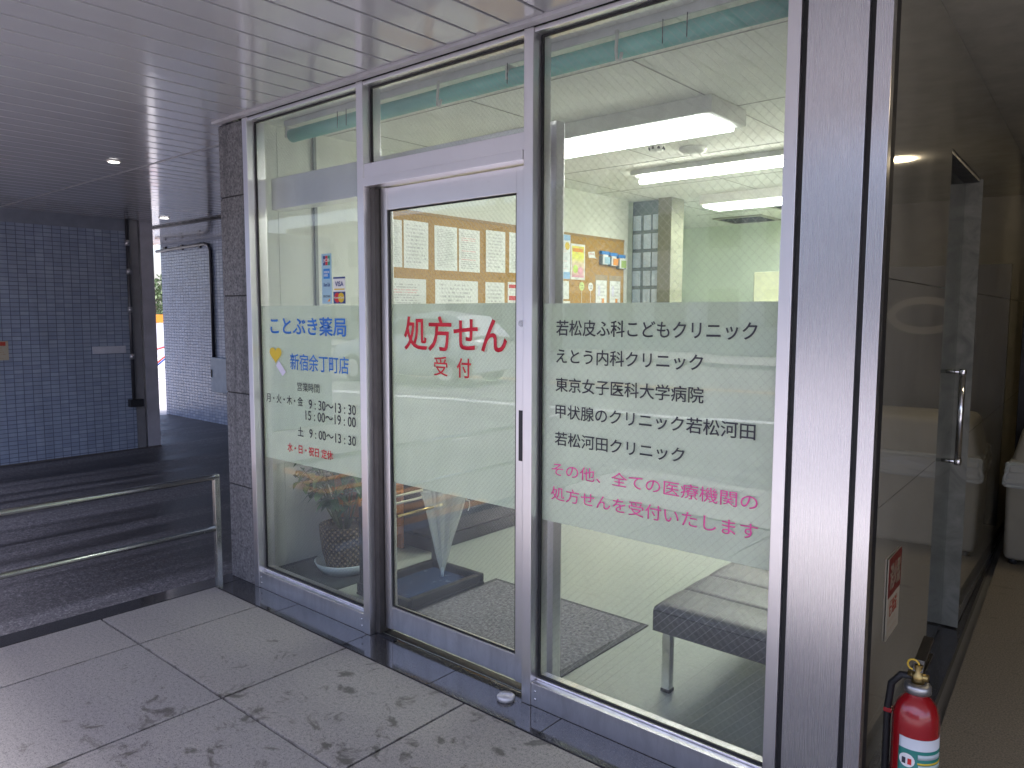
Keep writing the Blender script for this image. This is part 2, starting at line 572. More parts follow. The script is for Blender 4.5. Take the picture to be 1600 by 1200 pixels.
def lathe(bm, prof, c=(0, 0, 0), n=28, axis='z'):
    rows = []
    for r, h in prof:
        row = []
        for i in range(n):
            t = 2 * math.pi * i / n
            if axis == 'z':
                p = (c[0] + r * math.cos(t), c[1] + r * math.sin(t), c[2] + h)
            elif axis == 'y':
                p = (c[0] + r * math.cos(t), c[1] + h, c[2] + r * math.sin(t))
            else:
                p = (c[0] + h, c[1] + r * math.cos(t), c[2] + r * math.sin(t))
            row.append(bm.verts.new(p))
        rows.append(row)
    for a, b in zip(rows, rows[1:]):
        for i in range(n):
            f = bm.faces.new((a[i], a[(i + 1) % n], b[(i + 1) % n], b[i]))
            f.smooth = True
    bm.faces.new(list(reversed(rows[0])))
    bm.faces.new(rows[-1])
    return bm


def poly_prism(bm, pts, d):
    """pts: list of 3D points (planar), d: extrusion vector"""
    a = [bm.verts.new(p) for p in pts]
    b = [bm.verts.new(Vector(p) + Vector(d)) for p in pts]
    n = len(pts)
    bm.faces.new(list(reversed(a)))
    bm.faces.new(b)
    for i in range(n):
        bm.faces.new((a[i], a[(i + 1) % n], b[(i + 1) % n], b[i]))
    return bm


def obj(name, bm, mat, parent=None):
    bmesh.ops.recalc_face_normals(bm, faces=bm.faces)
    me = bpy.data.meshes.new(name)
    bm.to_mesh(me)
    bm.free()
    for m in (mat if isinstance(mat, (list, tuple)) else [mat]):
        me.materials.append(m)
    o = bpy.data.objects.new(name, me)
    COL.objects.link(o)
    if parent is not None:
        o.parent = parent
        if parent.parent is None:
            o.location = -parent.location
    return o


def thing(name, label, cat, loc, group=None):
    o = bpy.data.objects.new(name, None)
    o.empty_display_size = 0.1
    o.location = loc
    COL.objects.link(o)
    o['label'] = label
    o['category'] = cat
    if group:
        o['group'] = group
    return o


def tag(o, label, cat, group=None):
    """single-mesh thing; move its origin to the foot of its bounding box"""
    vs = o.data.vertices
    lo = Vector([min(v.co[i] for v in vs) for i in range(3)])
    hi = Vector([max(v.co[i] for v in vs) for i in range(3)])
    o['label'] = label
    o['category'] = cat
    if group:
        o['group'] = group
    return o


def struct(o):
    o['kind'] = 'structure'
    return o


def bx(name, x0, x1, y0, y1, z0, z1, mat, parent=None, bev=0.0):
    return obj(name, box(bm_new(), x0, x1, y0, y1, z0, z1, bev), mat, parent)


def text(name, body, x0, x1, z0, z1, y, mat, parent=None, bold=0.0, face='-y', depth=0.0006):
    """lettering fitted to a rectangle. face -y: plane XZ; face +x: plane YZ (x0,x1 are then y values, y is x)"""
    cu = bpy.data.curves.new('t', 'FONT')
    cu.body = body
    cu.size = 1.0
    cu.resolution_u = 3
    cu.offset = bold
    to = bpy.data.objects.new('t', cu)
    COL.objects.link(to)
    dg = bpy.context.evaluated_depsgraph_get()
    me = bpy.data.meshes.new_from_object(to.evaluated_get(dg))
    bpy.data.objects.remove(to)
    xs = [v.co.x for v in me.vertices]
    ys = [v.co.y for v in me.vertices]
    if not xs:
        return None
    ax, bx_, ay, by = min(xs), max(xs), min(ys), max(ys)
    for v in me.vertices:
        u = x0 + (v.co.x - ax) / (bx_ - ax) * (x1 - x0)
        h = z0 + (v.co.y - ay) / max(1e-6, by - ay) * (z1 - z0)
        if face == '-y':
            v.co = (u, y, h)
        else:
            v.co = (y, u, h)
    me.name = name
    me.materials.clear()
    bm = bmesh.new()
    bm.from_mesh(me)
    d = Vector((0, -depth, 0)) if face == '-y' else Vector((depth, 0, 0))
    r = bmesh.ops.extrude_face_region(bm, geom=bm.faces[:])
    for v in r['geom']:
        if isinstance(v, bmesh.types.BMVert):
            v.co += d
    return obj(name, bm, mat, parent)


def xw(y):
    """x of the corridor's marble wall"""
    return -0.57 - 0.0475 * y


# ================================================================== SETTING
bm = bm_new()
quad(bm, (-400, -400, -0.06), (400, -400, -0.06), (400, 400, -0.06), (-400, 400, -0.06))
struct(obj('ground', bm, GROUNDM))
bx('driveway', -11.0, -3.868, -3.9, 3.02, -0.055, -0.03, ASPHALT)['kind'] = 'structure'
bm = bm_new()
xs = [-3.735, -3.323] + [-3.323 + 0.7145 * i for i in range(1, 9)]
ys = [-0.1435, -0.715, -1.43, -2.145, -2.72]
for xa, xb in zip(xs, xs[1:]):
    for ya, yb in zip(ys, ys[1:]):
        box(bm, xa + 0.0048, xb - 0.0048, yb + 0.0048, ya - 0.0048, -0.05, 0.0, 0.0015)
struct(obj('pavement', bm, GRANITE))
bx('pavement_bed', -3.73, 2.3, -2.72, -0.14, -0.055, -0.009, RUBBER)['kind'] = 'structure'
bm = bm_new()
box(bm, -3.868, -3.738, -2.72, 0.30, -0.05, 0.001, 0.002)
for i in range(6):
    xa = -3.735 + 0.545 * i
    box(bm, xa + 0.001, xa + 0.543, -0.141, 0.06, -0.05, 0.001, 0.0015)
struct(obj('stone_border', bm, BLACKSTONE))
# corridor floor
bm = bm_new()


def xbord(y):
    return -0.460 - 0.0684 * y


for j in range(7):
    y0_, y1_ = -0.137 + 0.91 * j + (0.16 if j else 0), -0.137 + 0.91 * (j + 1) + 0.16
    y0_, y1_ = y0_ + 0.0015, y1_ - 0.0015
    poly_prism(bm, [(xbord(y0_), y0_, -0.05), (-0.111, y0_, -0.05), (-0.111, y1_, -0.05), (xbord(y1_), y1_, -0.05)], (0, 0, 0.05))
    for i in range(1, 8):
        xa = -0.47 + 0.36 * i
        box(bm, xa + 0.0015, xa + 0.3585, y0_, y1_, -0.05, 0.0, 0.001)
struct(obj('corridor_floor', bm, TAN))
bm = bm_new()
poly_prism(bm, [(-0.5, -0.138, -0.05), (-1.2, -0.138, -0.05), (-1.2, 5.6, -0.05), (-0.87, 5.6, -0.05)], (0, 0, 0.0455))
struct(obj('corridor_border', bm, BLACKSTONE))
# street behind the photographer (seen mirrored in the glass)
bx('road', -60, 60, -18, -3.9, -0.055, -0.034, ROADM)['kind'] = 'structure'
bx('sidewalk', -3.8, 60, -3.9, -2.9, -0.05, -0.012, WALKM)['kind'] = 'structure'
bx('far_sidewalk', -60, 60, -22, -18, -0.055, 0.09, WALKM)['kind'] = 'structure'


def stripe(p0, p1, wd, mat, z):
    p0, p1 = Vector((*p0, 0)), Vector((*p1, 0))
    d = (p1 - p0).normalized()
    n = Vector((-d.y, d.x, 0)) * wd / 2
    bm = bm_new()
    a, b, c, e = p0 - n, p1 - n, p1 + n, p0 + n
    poly_prism(bm, [(q.x, q.y, z - 0.008) for q in (a, b, c, e)], (0, 0, 0.008))
    return bm


struct(obj('kerb', box(bm_new(), -3.72, 60, -2.9, -2.74, -0.05, 0.004, 0.004), WALKM))
struct(obj('road_marking', stripe((-16, -5.85), (4, -9.15), 0.26, LINEW, -0.029), LINEW))
struct(obj('road_marking', stripe((-24, -8.0), (8, -14.9), 0.42, LINEO, -0.029), LINEO))
struct(obj('road_marking', stripe((-6.3, -4.0), (-6.75, -7.0), 0.08, LINEW, -0.0285), LINEW))
bm = bm_new()


def st2(bm, x0, x1, y0, y1):
    box(bm, x0, x1, y0, y1, -0.031, -0.024)


for xx in (-5.6, -5.2, -4.75, -4.3, -4.0):
    st2(bm, xx - 0.06, xx + 0.06, -2.08, -1.5 + (xx + 5.6) * 0.2)
for yy, xa, xb in ((-1.75, -7.2, -5.66), (-1.45, -5.6, -5.26)):
    st2(bm, xa, xb, yy - 0.06, yy + 0.06)
struct(obj('painted_hatching', bm, LINEO))

# ---- canopy soffit: long glossy metal strips running away from the street
SOFZ = 2.43
bm = bm_new()
P = 0.1535
i0 = math.floor((-11.3 + 2.08) / P)
for i in range(i0, 44):
    xa = -2.08 + i * P + 0.006
    xb = xa + P - 0.012
    y1 = -0.035 if xa > -3.86 else 0.255
    box(bm, xa, xb, -2.35, y1, SOFZ, SOFZ + 0.012, 0.003)
    if xb < -3.78:
        box(bm, xa, xb, 0.275, 1.94, SOFZ, SOFZ + 0.012, 0.003)
        box(bm, xa, xb, 1.99, 3.0, SOFZ + 0.002, SOFZ + 0.014, 0.003)
so = struct(obj('ceiling', bm, SOFFIT))
bm = bm_new()
box(bm, -3.83, -0.55, -0.033, 0.002, SOFZ - 0.012, SOFZ + 0.012, 0.003)
box(bm, -11.3, -3.84, 0.257, 0.273, SOFZ - 0.002, SOFZ + 0.012)
box(bm, -3.835, -3.80, -0.03, 3.0, SOFZ - 0.010, SOFZ + 0.012, 0.003)
struct(obj('ceiling_trim', bm, plain('painted trim', (0.42, 0.41, 0.43), 0.35)))
bx('ceiling_beam', -11.3, -3.8, 1.942, 1.988, SOFZ - 0.02, SOFZ + 0.03, DARKMETAL)['kind'] = 'structure'
bm = bm_new()
box(bm, -11.35, 5, -2.42, 0.095, SOFZ + 0.02, SOFZ + 0.9)
box(bm, -11.35, -3.84, 0.096, 3.3, SOFZ + 0.02, SOFZ + 0.9)
box(bm, -3.839, 5, 0.096, 3.3, SOFZ + 0.06, SOFZ + 0.9)
box(bm, -6.5, 5, 3.301, 8, SOFZ + 0.06, SOFZ + 0.9)
struct(obj('unseen_upper_mass', bm, plain('dark unseen mass', (0.02, 0.02, 0.02), 0.9)))  # unseen building mass above the soffit, put in to block the sky
bm = bm_new()
box(bm, -0.9, 3.2, -0.034, 5.6, SOFZ + 0.001, SOFZ + 0.018)
struct(obj('corridor_ceiling', bm, plain('corridor ceiling paint', (0.40, 0.39, 0.33), 0.7)))

# ---- shop interior shell
bm = bm_new()
poly_prism(bm, [(-3.83, 0.062, -0.05), (-0.80, 0.062, -0.05), (-0.80, 6.4, -0.05), (-5.6, 6.4, -0.05), (-5.6, 3.95, -0.05), (-3.83, 3.95, -0.05)], (0, 0, 0.054))
struct(obj('shop_floor', bm, VINYL))
bm = bm_new()
box(bm, -5.6, -0.80, 0.10, 6.4, 2.46, 2.475)
struct(obj('shop_ceiling', bm, CEILIN))
bm = bm_new()
for yy in (0.62, 1.53, 2.44, 3.35, 4.26, 5.17):
    box(bm, -3.74, -0.81, yy, yy + 0.006, 2.4575, 2.4595)
for xx in (-1.7, -2.6, -3.5):
    box(bm, xx, xx + 0.006, 0.62, 6.2, 2.4573, 2.4593)
struct(obj('shop_ceiling_joint', bm, plain('ceiling joint', (0.42, 0.42, 0.39), 0.9)))
tag(bx('shop_wall', -3.83, -3.75, 0.30, 3.88, 0, 2.46, WALLIN), 'cream side wall inside the shop, behind the cork notice board', 'wall')
bm = bm_new()
box(bm, -3.83, -3.752, 0.058, 0.30, 0, 2.46)
tag(obj('shop_wall', bm, WALLIN), 'narrow strip of cream wall just inside the left window beside the granite pillar', 'wall')
tag(bx('shop_wall', -5.6, -0.80, 6.2, 6.3, 0, 2.46, WALLGREEN), 'pale green back wall of the shop under the white dome camera', 'wall')
bm = bm_new()
box(bm, -5.6, -5.5, 4.1, 6.2, 0, 2.46)
box(bm, -5.6, -3.75, 3.95, 4.08, 0, 2.46)
tag(obj('shop_wall', bm, WALLGREEN), 'green side wall of the back room behind the glass block panel', 'wall')
bm = bm_new()
poly_prism(bm, [(-0.80, 0.08, 0), (-0.80, 6.3, 0), (-0.955, 6.3, 0), (-0.955, 5.5, 0), (-0.80, 2.0, 0)], (0, 0, 2.46))
tag(obj('shop_wall', bm, WALLIN), 'cream right hand wall inside the shop behind the grey bench', 'wall')
tag(bx('interior_column', -3.455, -3.325, 3.90, 4.12, 0, 2.46, plain('olive column', (0.24, 0.24, 0.17), 0.6)),
    'olive grey column beside the glass block panel at the back of the shop', 'column')

# ---- glass block panel
t = thing('glass_block_panel', 'tall panel of bluish glass blocks between cork board and olive column', 'glass blocks', (-3.6, 3.95, 0))
bm = bm_new()
bb = bm_new()
cols = [(-3.735, -3.655), (-3.625, -3.55), (-3.535, -3.465)]
z = 0.05
rows = []
while z < 2.3:
    rows.append((z, z + 0.135))
    z += 0.165
box(bm, -3.745, -3.457, 3.952, 3.975, 0.0, 2.455)
obj('frame', bm, plain('dark mortar', (0.17, 0.22, 0.21), 0.6), t)
k = NB('glass block')
c = k.coord()
v = k.n('ShaderNodeTexVoronoi')
v.inputs['Scale'].default_value = 45
k.l(c, v.inputs['Vector'])
k.set(Base_Color=k.ramp(k.noise(c, 5, 3), [(0.3, (0.42, 0.52, 0.60)), (0.7, (0.70, 0.78, 0.86))]), Roughness=0.08, Specular_IOR_Level=0.8)
k.bump(v.outputs['Distance'], 0.6, 0.01)
for xa, xb in cols:
    for za, zb in rows:
        box(bb, xa, xb, 3.938, 3.952, za, zb, 0.006)
obj('glass_block', bb, k.m, t)

# ================================================================== SHOP FRONT
sf = thing('shop_front', 'pharmacy shop front of satin aluminium frames with wired glass and frosted film', 'shop front', (-2.2, 0.05, 0))
MUL = [(-3.589, -3.547), (-2.671, -2.628), (-1.740, -1.698)]
for a_, b_ in MUL:
    obj('mullion', box(bm_new(), a_, b_, 0.0, 0.10, 0.0015, SOFZ - 0.013, 0.0025), ALU, sf)
obj('mullion', box(bm_new(), -0.820, -0.783, 0.0, 0.10, 0.0015, SOFZ - 0.013, 0.0025), ALU, sf)
for a_, b_ in ((-3.546, -2.672), (-1.697, -0.821)):
    bm = bm_new()
    box(bm, a_, b_, 0.004, 0.094, 0.0015, 0.088, 0.002)
    box(bm, a_, b_, 0.034, 0.094, 0.0885, 0.097, 0.002)
    obj('sill', bm, ALU, sf)
bm = bm_new()
for a_, b_ in ((-3.546, -2.672), (-2.627, -1.741), (-1.697, -0.821)):
    box(bm, a_, b_, 0.006, 0.094, 2.40, SOFZ - 0.014, 0.002)
obj('head_rail', bm, ALU, sf)
bm = bm_new()
box(bm, -2.627, -1.741, 0.004, 0.12, 2.014, 2.074, 0.002)
box(bm, -2.627, -1.741, -0.006, 0.055, 1.978, 2.0125, 0.002)
box(bm, -2.627, -1.741, 0.058, 0.12, 1.984, 2.0125)
obj('transom', bm, ALU, sf)
# inner jambs where the door slides, and a strip of painted shade
bm = bm_new()
box(bm, -1.697, -1.665, 0.101, 0.125, 0.005, 0.05)
obj('guide', bm, DARKMETAL, sf)
obj('door_recess_shade', box(bm_new(), -2.6275, -2.597, 0.034, 0.124, 0.009, 1.976, 0.001), plain('painted recess shade', (0.085, 0.078, 0.075), 0.4, 0.5), sf)  # dark strip standing in for shade on the mullion's door side
obj('door_post', box(bm_new(), -1.775, -1.694, 0.128, 0.178, 0.005, 2.13, 0.003), ALU, sf)
obj('door_header', box(bm_new(), -3.54, -1.776, 0.128, 0.215, 1.972, 2.13, 0.003), ALU, sf)


def gasket(x0, x1, z0, z1, y0, y1, wd=0.010):
    bm = bm_new()
    box(bm, x0, x0 + wd, y0, y1, z0, z1)
    box(bm, x1 - wd, x1, y0, y1, z0, z1)
    box(bm, x0 + wd, x1 - wd, y0, y1, z0, z0 + wd * 0.8)
    box(bm, x0 + wd, x1 - wd, y0, y1, z1 - wd * 0.8, z1)
    return bm


def pane(x0, x1, z0, z1, y, mat, parent, sub=True):
    p = obj('window_pane', box(bm_new(), x0, x1, y, y + 0.0065, z0, z1), mat, parent)
    obj('gasket', gasket(x0, x1, z0, z1, y - 0.007, y - 0.0008), RUBBER, p)
    return p


FZ0, FZ1 = 0.693, 1.479
p1 = pane(-3.546, -2.672, 0.098, 2.399, 0.050, WGLASS_F, sf)
obj('frosted_film', box(bm_new(), -3.545, -2.673, 0.0575, 0.0585, FZ0, FZ1), FILM, p1)
p2 = pane(-2.627, -1.741, 2.075, 2.399, 0.050, WGLASS_F, sf)
p3 = pane(-1.697, -0.821, 0.098, 2.399, 0.050, WGLASS, sf)
obj('frosted_film', box(bm_new(), -1.696, -0.822, 0.0575, 0.0585, FZ0, FZ1), FILM, p3)
TY = 0.0494
text('lettering', 'ことぶき薬局', -3.454, -2.828, 1.336, 1.424, TY, BLUE, p1, 0.016)
text('lettering', '新宿余丁町店', -3.284, -2.814, 1.164, 1.246, TY, BLUE, p1, 0.006)
text('lettering', '営業時間', -3.229, -3.044, 1.062, 1.106, TY, INK, p1, 0.002)
text('lettering', '月・火・木・金', -3.509, -3.184, 0.987, 1.034, TY, INK, p1, 0.008)
text('lettering', '9 : 30～13 : 30', -3.134, -2.767, 0.980, 1.027, TY, INK, p1, 0.008)
text('lettering', '15 : 00～19 : 00', -3.163, -2.769, 0.924, 0.971, TY, INK, p1, 0.008)
text('lettering', '土', -3.232, -3.185, 0.838, 0.884, TY, INK, p1, 0.008)
text('lettering', '9 : 00～13 : 30', -3.134, -2.771, 0.838, 0.883, TY, INK, p1, 0.008)
text('lettering', '水・日・祝日 定休', -3.326, -2.948, 0.749, 0.795, TY, RED, p1, 0.014)
pts = []
for i in range(36):
    tt = 2 * math.pi * i / 36
    hx = 16 * math.sin(tt) ** 3
    hz = 13 * math.cos(tt) - 5 * math.cos(2 * tt) - 2 * math.cos(3 * tt) - math.cos(4 * tt)
    pts.append((-3.4135 + hx / 32 * 0.107, TY, 1.2285 + (hz + 2.5) / 29 * 0.082))
obj('heart_emblem', poly_prism(bm_new(), pts, (0, -0.0006, 0)), YELLOW, p1)
obj('emblem_tail', poly_prism(bm_new(), [(-3.385, TY, 1.205), (-3.410, TY, 1.178), (-3.355, TY, 1.128), (-3.325, TY, 1.150)], (0, -0.0006, 0)), LAV, p1)


def sticker(name, x0, x1, z0, z1, parent, mat, dy=0.0):
    return obj(name, box(bm_new(), x0, x1, TY - 0.0005 - dy, TY - 0.0001 - dy, z0, z1), mat, parent)


sticker('card_sticker', -3.006, -2.930, 1.487, 1.717, p1, PALEBLUE)
for q, (xa, m_) in enumerate(((-2.994, NAVY), (-2.976, REDP), (-2.958, GREENP))):
    sticker('card_mark', xa, xa + 0.0165, 1.664, 1.707, p1, m_, 0.0006)
text('lettering', 'JCB', -2.992, -2.943, 1.676, 1.694, TY - 0.0014, WHITE, p1, 0.02)
sticker('card_mark', -2.992, -2.944, 1.602, 1.648, p1, BRIGHTBLUE, 0.0006)
text('lettering', 'AMERICAN\nEXPRESS', -2.988, -2.948, 1.612, 1.638, TY - 0.0014, WHITE, p1)
text('lettering', 'Diners Club', -2.992, -2.944, 1.566, 1.584, TY - 0.0007, NAVY, p1)
text('lettering', 'DISCOVER', -2.996, -2.942, 1.516, 1.526, TY - 0.0007, INK, p1)
obj('card_mark', poly_prism(bm_new(), [(-2.966, TY - 0.0007, 1.497), (-2.944, TY - 0.0007, 1.497), (-2.944, TY - 0.0007, 1.513)], (0, -0.0005, 0)), ORANGE, p1)
sticker('card_sticker', -2.918, -2.829, 1.487, 1.608, p1, WHITE)
sticker('card_mark', -2.918, -2.829, 1.600, 1.608, p1, NAVY, 0.0006)
text('lettering', 'VISA', -2.905, -2.842, 1.565, 1.588, TY - 0.0008, NAVY, p1, 0.02)
sticker('card_mark', -2.912, -2.835, 1.549, 1.555, p1, YELLOW, 0.0006)
sticker('card_mark', -2.918, -2.829, 1.487, 1.541, p1, NAVY, 0.0006)
obj('card_mark', lathe(bm_new(), [(0.0225, 0), (0.0225, 0.0005)], (-2.889, TY - 0.0018, 1.514), 20, 'y'), REDP, p1)
obj('card_mark', lathe(bm_new(), [(0.0225, 0), (0.0225, 0.0005)], (-2.859, TY - 0.0024, 1.514), 20, 'y'), YELLOW, p1)
text('lettering', 'MasterCard', -2.911, -2.837, 1.510, 1.519, TY - 0.0030, WHITE, p1, 0.01)

L3 = [('若松皮ふ科こどもクリニック', -1.628, -0.897, 1.366, 1.421, INK), ('えとう内科クリニック', -1.627, -1.065, 1.269, 1.321, INK),
      ('東京女子医科大学病院', -1.629, -1.060, 1.169, 1.220, INK), ('甲状腺のクリニック若松河田', -1.628, -0.893, 1.074, 1.124, INK),
      ('若松河田クリニック', -1.630, -1.120, 0.977, 1.026, INK), ('その他、全ての医療機関の', -1.643, -0.879, 0.866, 0.914, PINK),
      ('処方せんを受付いたします', -1.645, -0.876, 0.777, 0.827, PINK)]
for body, xa, xb, za, zb, m_ in L3:
    text('lettering', body, xa, xb, za, zb, TY, m_, p3, 0.008 if m_ is INK else 0.0015)

for zz in (0.030, 0.060):
    for xx in (-3.528, -2.690, -1.678, -0.84):
        obj('screw', lathe(bm_new(), [(0.0045, 0.0), (0.0045, -0.0012), (0.003, -0.002)], (xx, 0.0038, zz), 12, 'y'), CHROME, sf)
# sliding door leaf
DY0, DY1 = 0.062, 0.098
dr = obj('sliding_door', box(bm_new(), -2.592, -2.551, DY0, DY1, 0.03, 1.975, 0.0025), ALU, sf)
bm = bm_new()
box(bm, -1.825, -1.780, DY0, DY1, 0.03, 1.975, 0.0025)
obj('stile', bm, ALU, dr)
obj('top_rail', box(bm_new(), -2.550, -1.826, DY0 + 0.002, DY1 - 0.002, 1.882, 1.974, 0.002), ALU, dr)
obj('bottom_rail', box(bm_new(), -2.550, -1.826, DY0 + 0.002, DY1 - 0.002, 0.034, 0.136, 0.002), ALU, dr)
obj('glass_pane', box(bm_new(), -2.550, -1.826, 0.076, 0.0825, 0.137, 1.881), WGLASS_F, dr)
obj('gasket', gasket(-2.550, -1.826, 0.137, 1.881, 0.070, 0.0752, 0.008), RUBBER, dr)
obj('frosted_film', box(bm_new(), -2.549, -1.827, 0.0835, 0.0845, FZ0 + 0.006, FZ1 + 0.004), FILM, dr)
DT = 0.0754
text('lettering', '処方せん', -2.463, -1.880, 1.288, 1.432, DT, RED, dr, 0.014)
text('lettering', '受', -2.280, -2.199, 1.188, 1.268, DT, RED, dr, 0.004)
text('lettering', '付', -2.147, -2.068, 1.187, 1.266, DT, RED, dr, 0.012)
bm = bm_new()
lathe(bm, [(0.012, 0), (0.012, 0.004), (0.007, 0.0045), (0.007, 0.006)], (-1.797, DY0 - 0.006, 1.407), 20, 'y')
obj('keyhole', bm, CHROME, dr)
bm = bm_new()
box(bm, -1.808, -1.788, DY0 - 0.0025, DY0 - 0.0002, 0.895, 1.085)
obj('pull_handle', bm, DARKMETAL, dr)
bm = bm_new()
box(bm, -2.62, -2.50, 0.03, 0.050, 0.002, 0.008)
box(bm, -2.62, -1.76, 0.062, 0.10, 0.002, 0.006)
obj('floor_guide', bm, DARKMETAL, sf)
o = obj('floor_stop', lathe(bm_new(), [(0.034, 0), (0.034, 0.012), (0.028, 0.018), (0.0, 0.021)], (-1.797, -0.022, 0.001), 24), plain('worn white metal', (0.62, 0.61, 0.62), 0.3, 0.3))
tag(o, 'round pale metal floor stop on black granite at foot of the door jamb', 'door stop')

# ---- steel pier and stone pier
t = thing('steel_pier', 'brushed stainless clad pier with two dark vertical joints right of the window', 'pier', (-0.69, 0.05, 0))
obj('panel', box(bm_new(), -0.766, -0.612, 0.0, 0.05, 0.0015, SOFZ - 0.013, 0.002), STEEL, t)
obj('edge_strip', box(bm_new(), -0.597, -0.556, 0.0, 0.03, 0.0015, SOFZ - 0.013, 0.002), STEEL, t)
obj('backing', box(bm_new(), -0.7825, -0.56, 0.012, 0.08, 0.0015, SOFZ + 0.005), RUBBER, t)
t = thing('granite_pier', 'grey granite clad pier of stacked blocks at the left end of shop front', 'pier', (-3.71, 0.15, 0))
zz = [0.0015, 0.523, 1.023, 1.536, 2.048, SOFZ - 0.013]
for q, (a_, b_) in enumerate(zip(zz, zz[1:])):
    obj('granite_block', box(bm_new(), -3.832, -3.591, 0.006, 0.056, a_, b_ - 0.006, 0.003), COLSTONE, t)
obj('core', box(bm_new(), -3.829, -3.595, 0.012, 0.050, 0.01, SOFZ - 0.014), RUBBER, t)

# ================================================================== INSIDE THE SHOP
LAMP = emit('fluorescent tube glow', (1.0, 0.975, 0.89), 17.0)
LAMPW = emit('fluorescent diffuser glow', (0.96, 0.985, 0.95), 5.0)
LAMPB = emit('back room diffuser glow', (0.95, 0.985, 0.94), 10.0)
LBODY = plain('lamp housing', (0.70, 0.70, 0.66), 0.5)
t = thing('ceiling_light', 'wide box ceiling light with flat bright diffuser nearest the window', 'ceiling light', (-2.25, 1.45, 2.46), 'fluorescent lights on the shop ceiling')


def box_light(x0, x1, yc, hw, t, glow=None):
    obj('housing', box(bm_new(), x0, x1, yc - hw, yc + hw, 2.378, 2.459, 0.004), LBODY, t)
    obj('diffuser', box(bm_new(), x0 + 0.02, x1 - 0.05, yc - hw + 0.03, yc + hw - 0.03, 2.358, 2.3775, 0.006), glow or LAMPW, t)


box_light(-2.95, -1.66, 1.45, 0.19, t)
t = thing('ceiling_light', 'slim warm white fluorescent batten in the middle of the shop ceiling', 'ceiling light', (-2.2, 2.75, 2.46), 'fluorescent lights on the shop ceiling')
obj('housing', box(bm_new(), -2.96, -0.98, 2.64, 2.86, 2.425, 2.459, 0.003), LBODY, t)
obj('tube', tube(bm_new(), [(-2.94, 2.75, 2.395), (-1.0, 2.75, 2.395)], 0.019, 12), LAMP, t)
t = thing('ceiling_light', 'flat box ceiling light above the green back room', 'ceiling light', (-2.5, 4.05, 2.46), 'fluorescent lights on the shop ceiling')
box_light(-3.10, -1.15, 4.15, 0.18, t, LAMPB)
t = thing('ceiling_light', 'added unseen box light brightening the green back room, behind the window jamb', 'ceiling light', (-1.9, 5.3, 2.46), 'fluorescent lights on the shop ceiling')
box_light(-2.48, -1.27, 5.32, 0.18, t, LAMPB)  # lamp out of view, added to brighten the green back wall
for nm, xx, yy, r_, lab in (('smoke_detector', -2.40, 2.04, 0.05, 'small round smoke detector with dark slots behind the first ceiling light'),
                            ('ceiling_sensor', -2.27, 2.25, 0.085, 'wide flat round ceiling cap next to the smoke detector')):
    bm = bm_new()
    lathe(bm, [(r_, 0), (r_, -0.012), (r_ * 0.8, -0.03), (r_ * 0.5, -0.036), (0.001, -0.037)], (xx, yy, 2.459), 24)
    t = thing(nm, lab, 'detector', (xx, yy, 2.459))
    obj('body', bm, LBODY, t)
    if nm == 'smoke_detector':
        bm = bm_new()
        for q in range(8):
            an = q * math.pi / 4
            box(bm, xx + math.cos(an) * 0.043 - 0.006, xx + math.cos(an) * 0.043 + 0.006, yy + math.sin(an) * 0.043 - 0.006, yy + math.sin(an) * 0.043 + 0.006, 2.43, 2.444)
        obj('slot', bm, RUBBER, t)


def vent(xx, yy, lab):
    t = thing('ceiling_vent', lab, 'vent', (xx, yy, 2.459), 'vents in the shop ceiling')
    bm = bm_new()
    box(bm, xx - 0.27, xx + 0.27, yy - 0.27, yy + 0.27, 2.445, 2.4565, 0.004)
    obj('frame', bm, plain('vent frame ' + str(len(MATS)), (0.42, 0.42, 0.34), 0.6), t)
    bm = bm_new()
    for q in range(7):
        box(bm, xx - 0.22, xx + 0.22, yy - 0.2 + q * 0.06, yy - 0.165 + q * 0.06, 2.440, 2.4448)
    obj('slat', bm, DARKMETAL, t)


vent(-3.45, 5.75, 'square beige ceiling vent at the back, left of the darker one')
vent(-2.62, 4.95, 'darker ceiling vent close behind the last light at window edge')
t = thing('dome_camera', 'white dome camera high on the pale green back wall', 'camera', (-4.55, 6.19, 2.35))
bm = bm_new()
lathe(bm, [(0.10, 0.0), (0.10, -0.03), (0.085, -0.07), (0.05, -0.095), (0.001, -0.10)], (-4.55, 6.199, 2.36), 24, 'y')
obj('dome', bm, WHITE, t)
obj('base', box(bm_new(), -4.66, -4.44, 6.185, 6.1995, 2.30, 2.42, 0.004), LBODY, t)
t = thing('cabinet', 'tall cream cabinet with grey side standing in the back room', 'cabinet', (-3.3, 5.4, 0))
obj('side', box(bm_new(), -3.20, -3.19, 5.38, 5.80, 0.005, 1.85), plain('grey cabinet side', (0.30, 0.31, 0.26), 0.6), t)
obj('body', box(bm_new(), -3.188, -2.4, 5.36, 5.80, 0.005, 1.87, 0.005), plain('cream cabinet', (0.72, 0.72, 0.50), 0.5), t)
obj('handle', box(bm_new(), -2.80, -2.785, 5.345, 5.359, 0.95, 1.1), CHROME, t)

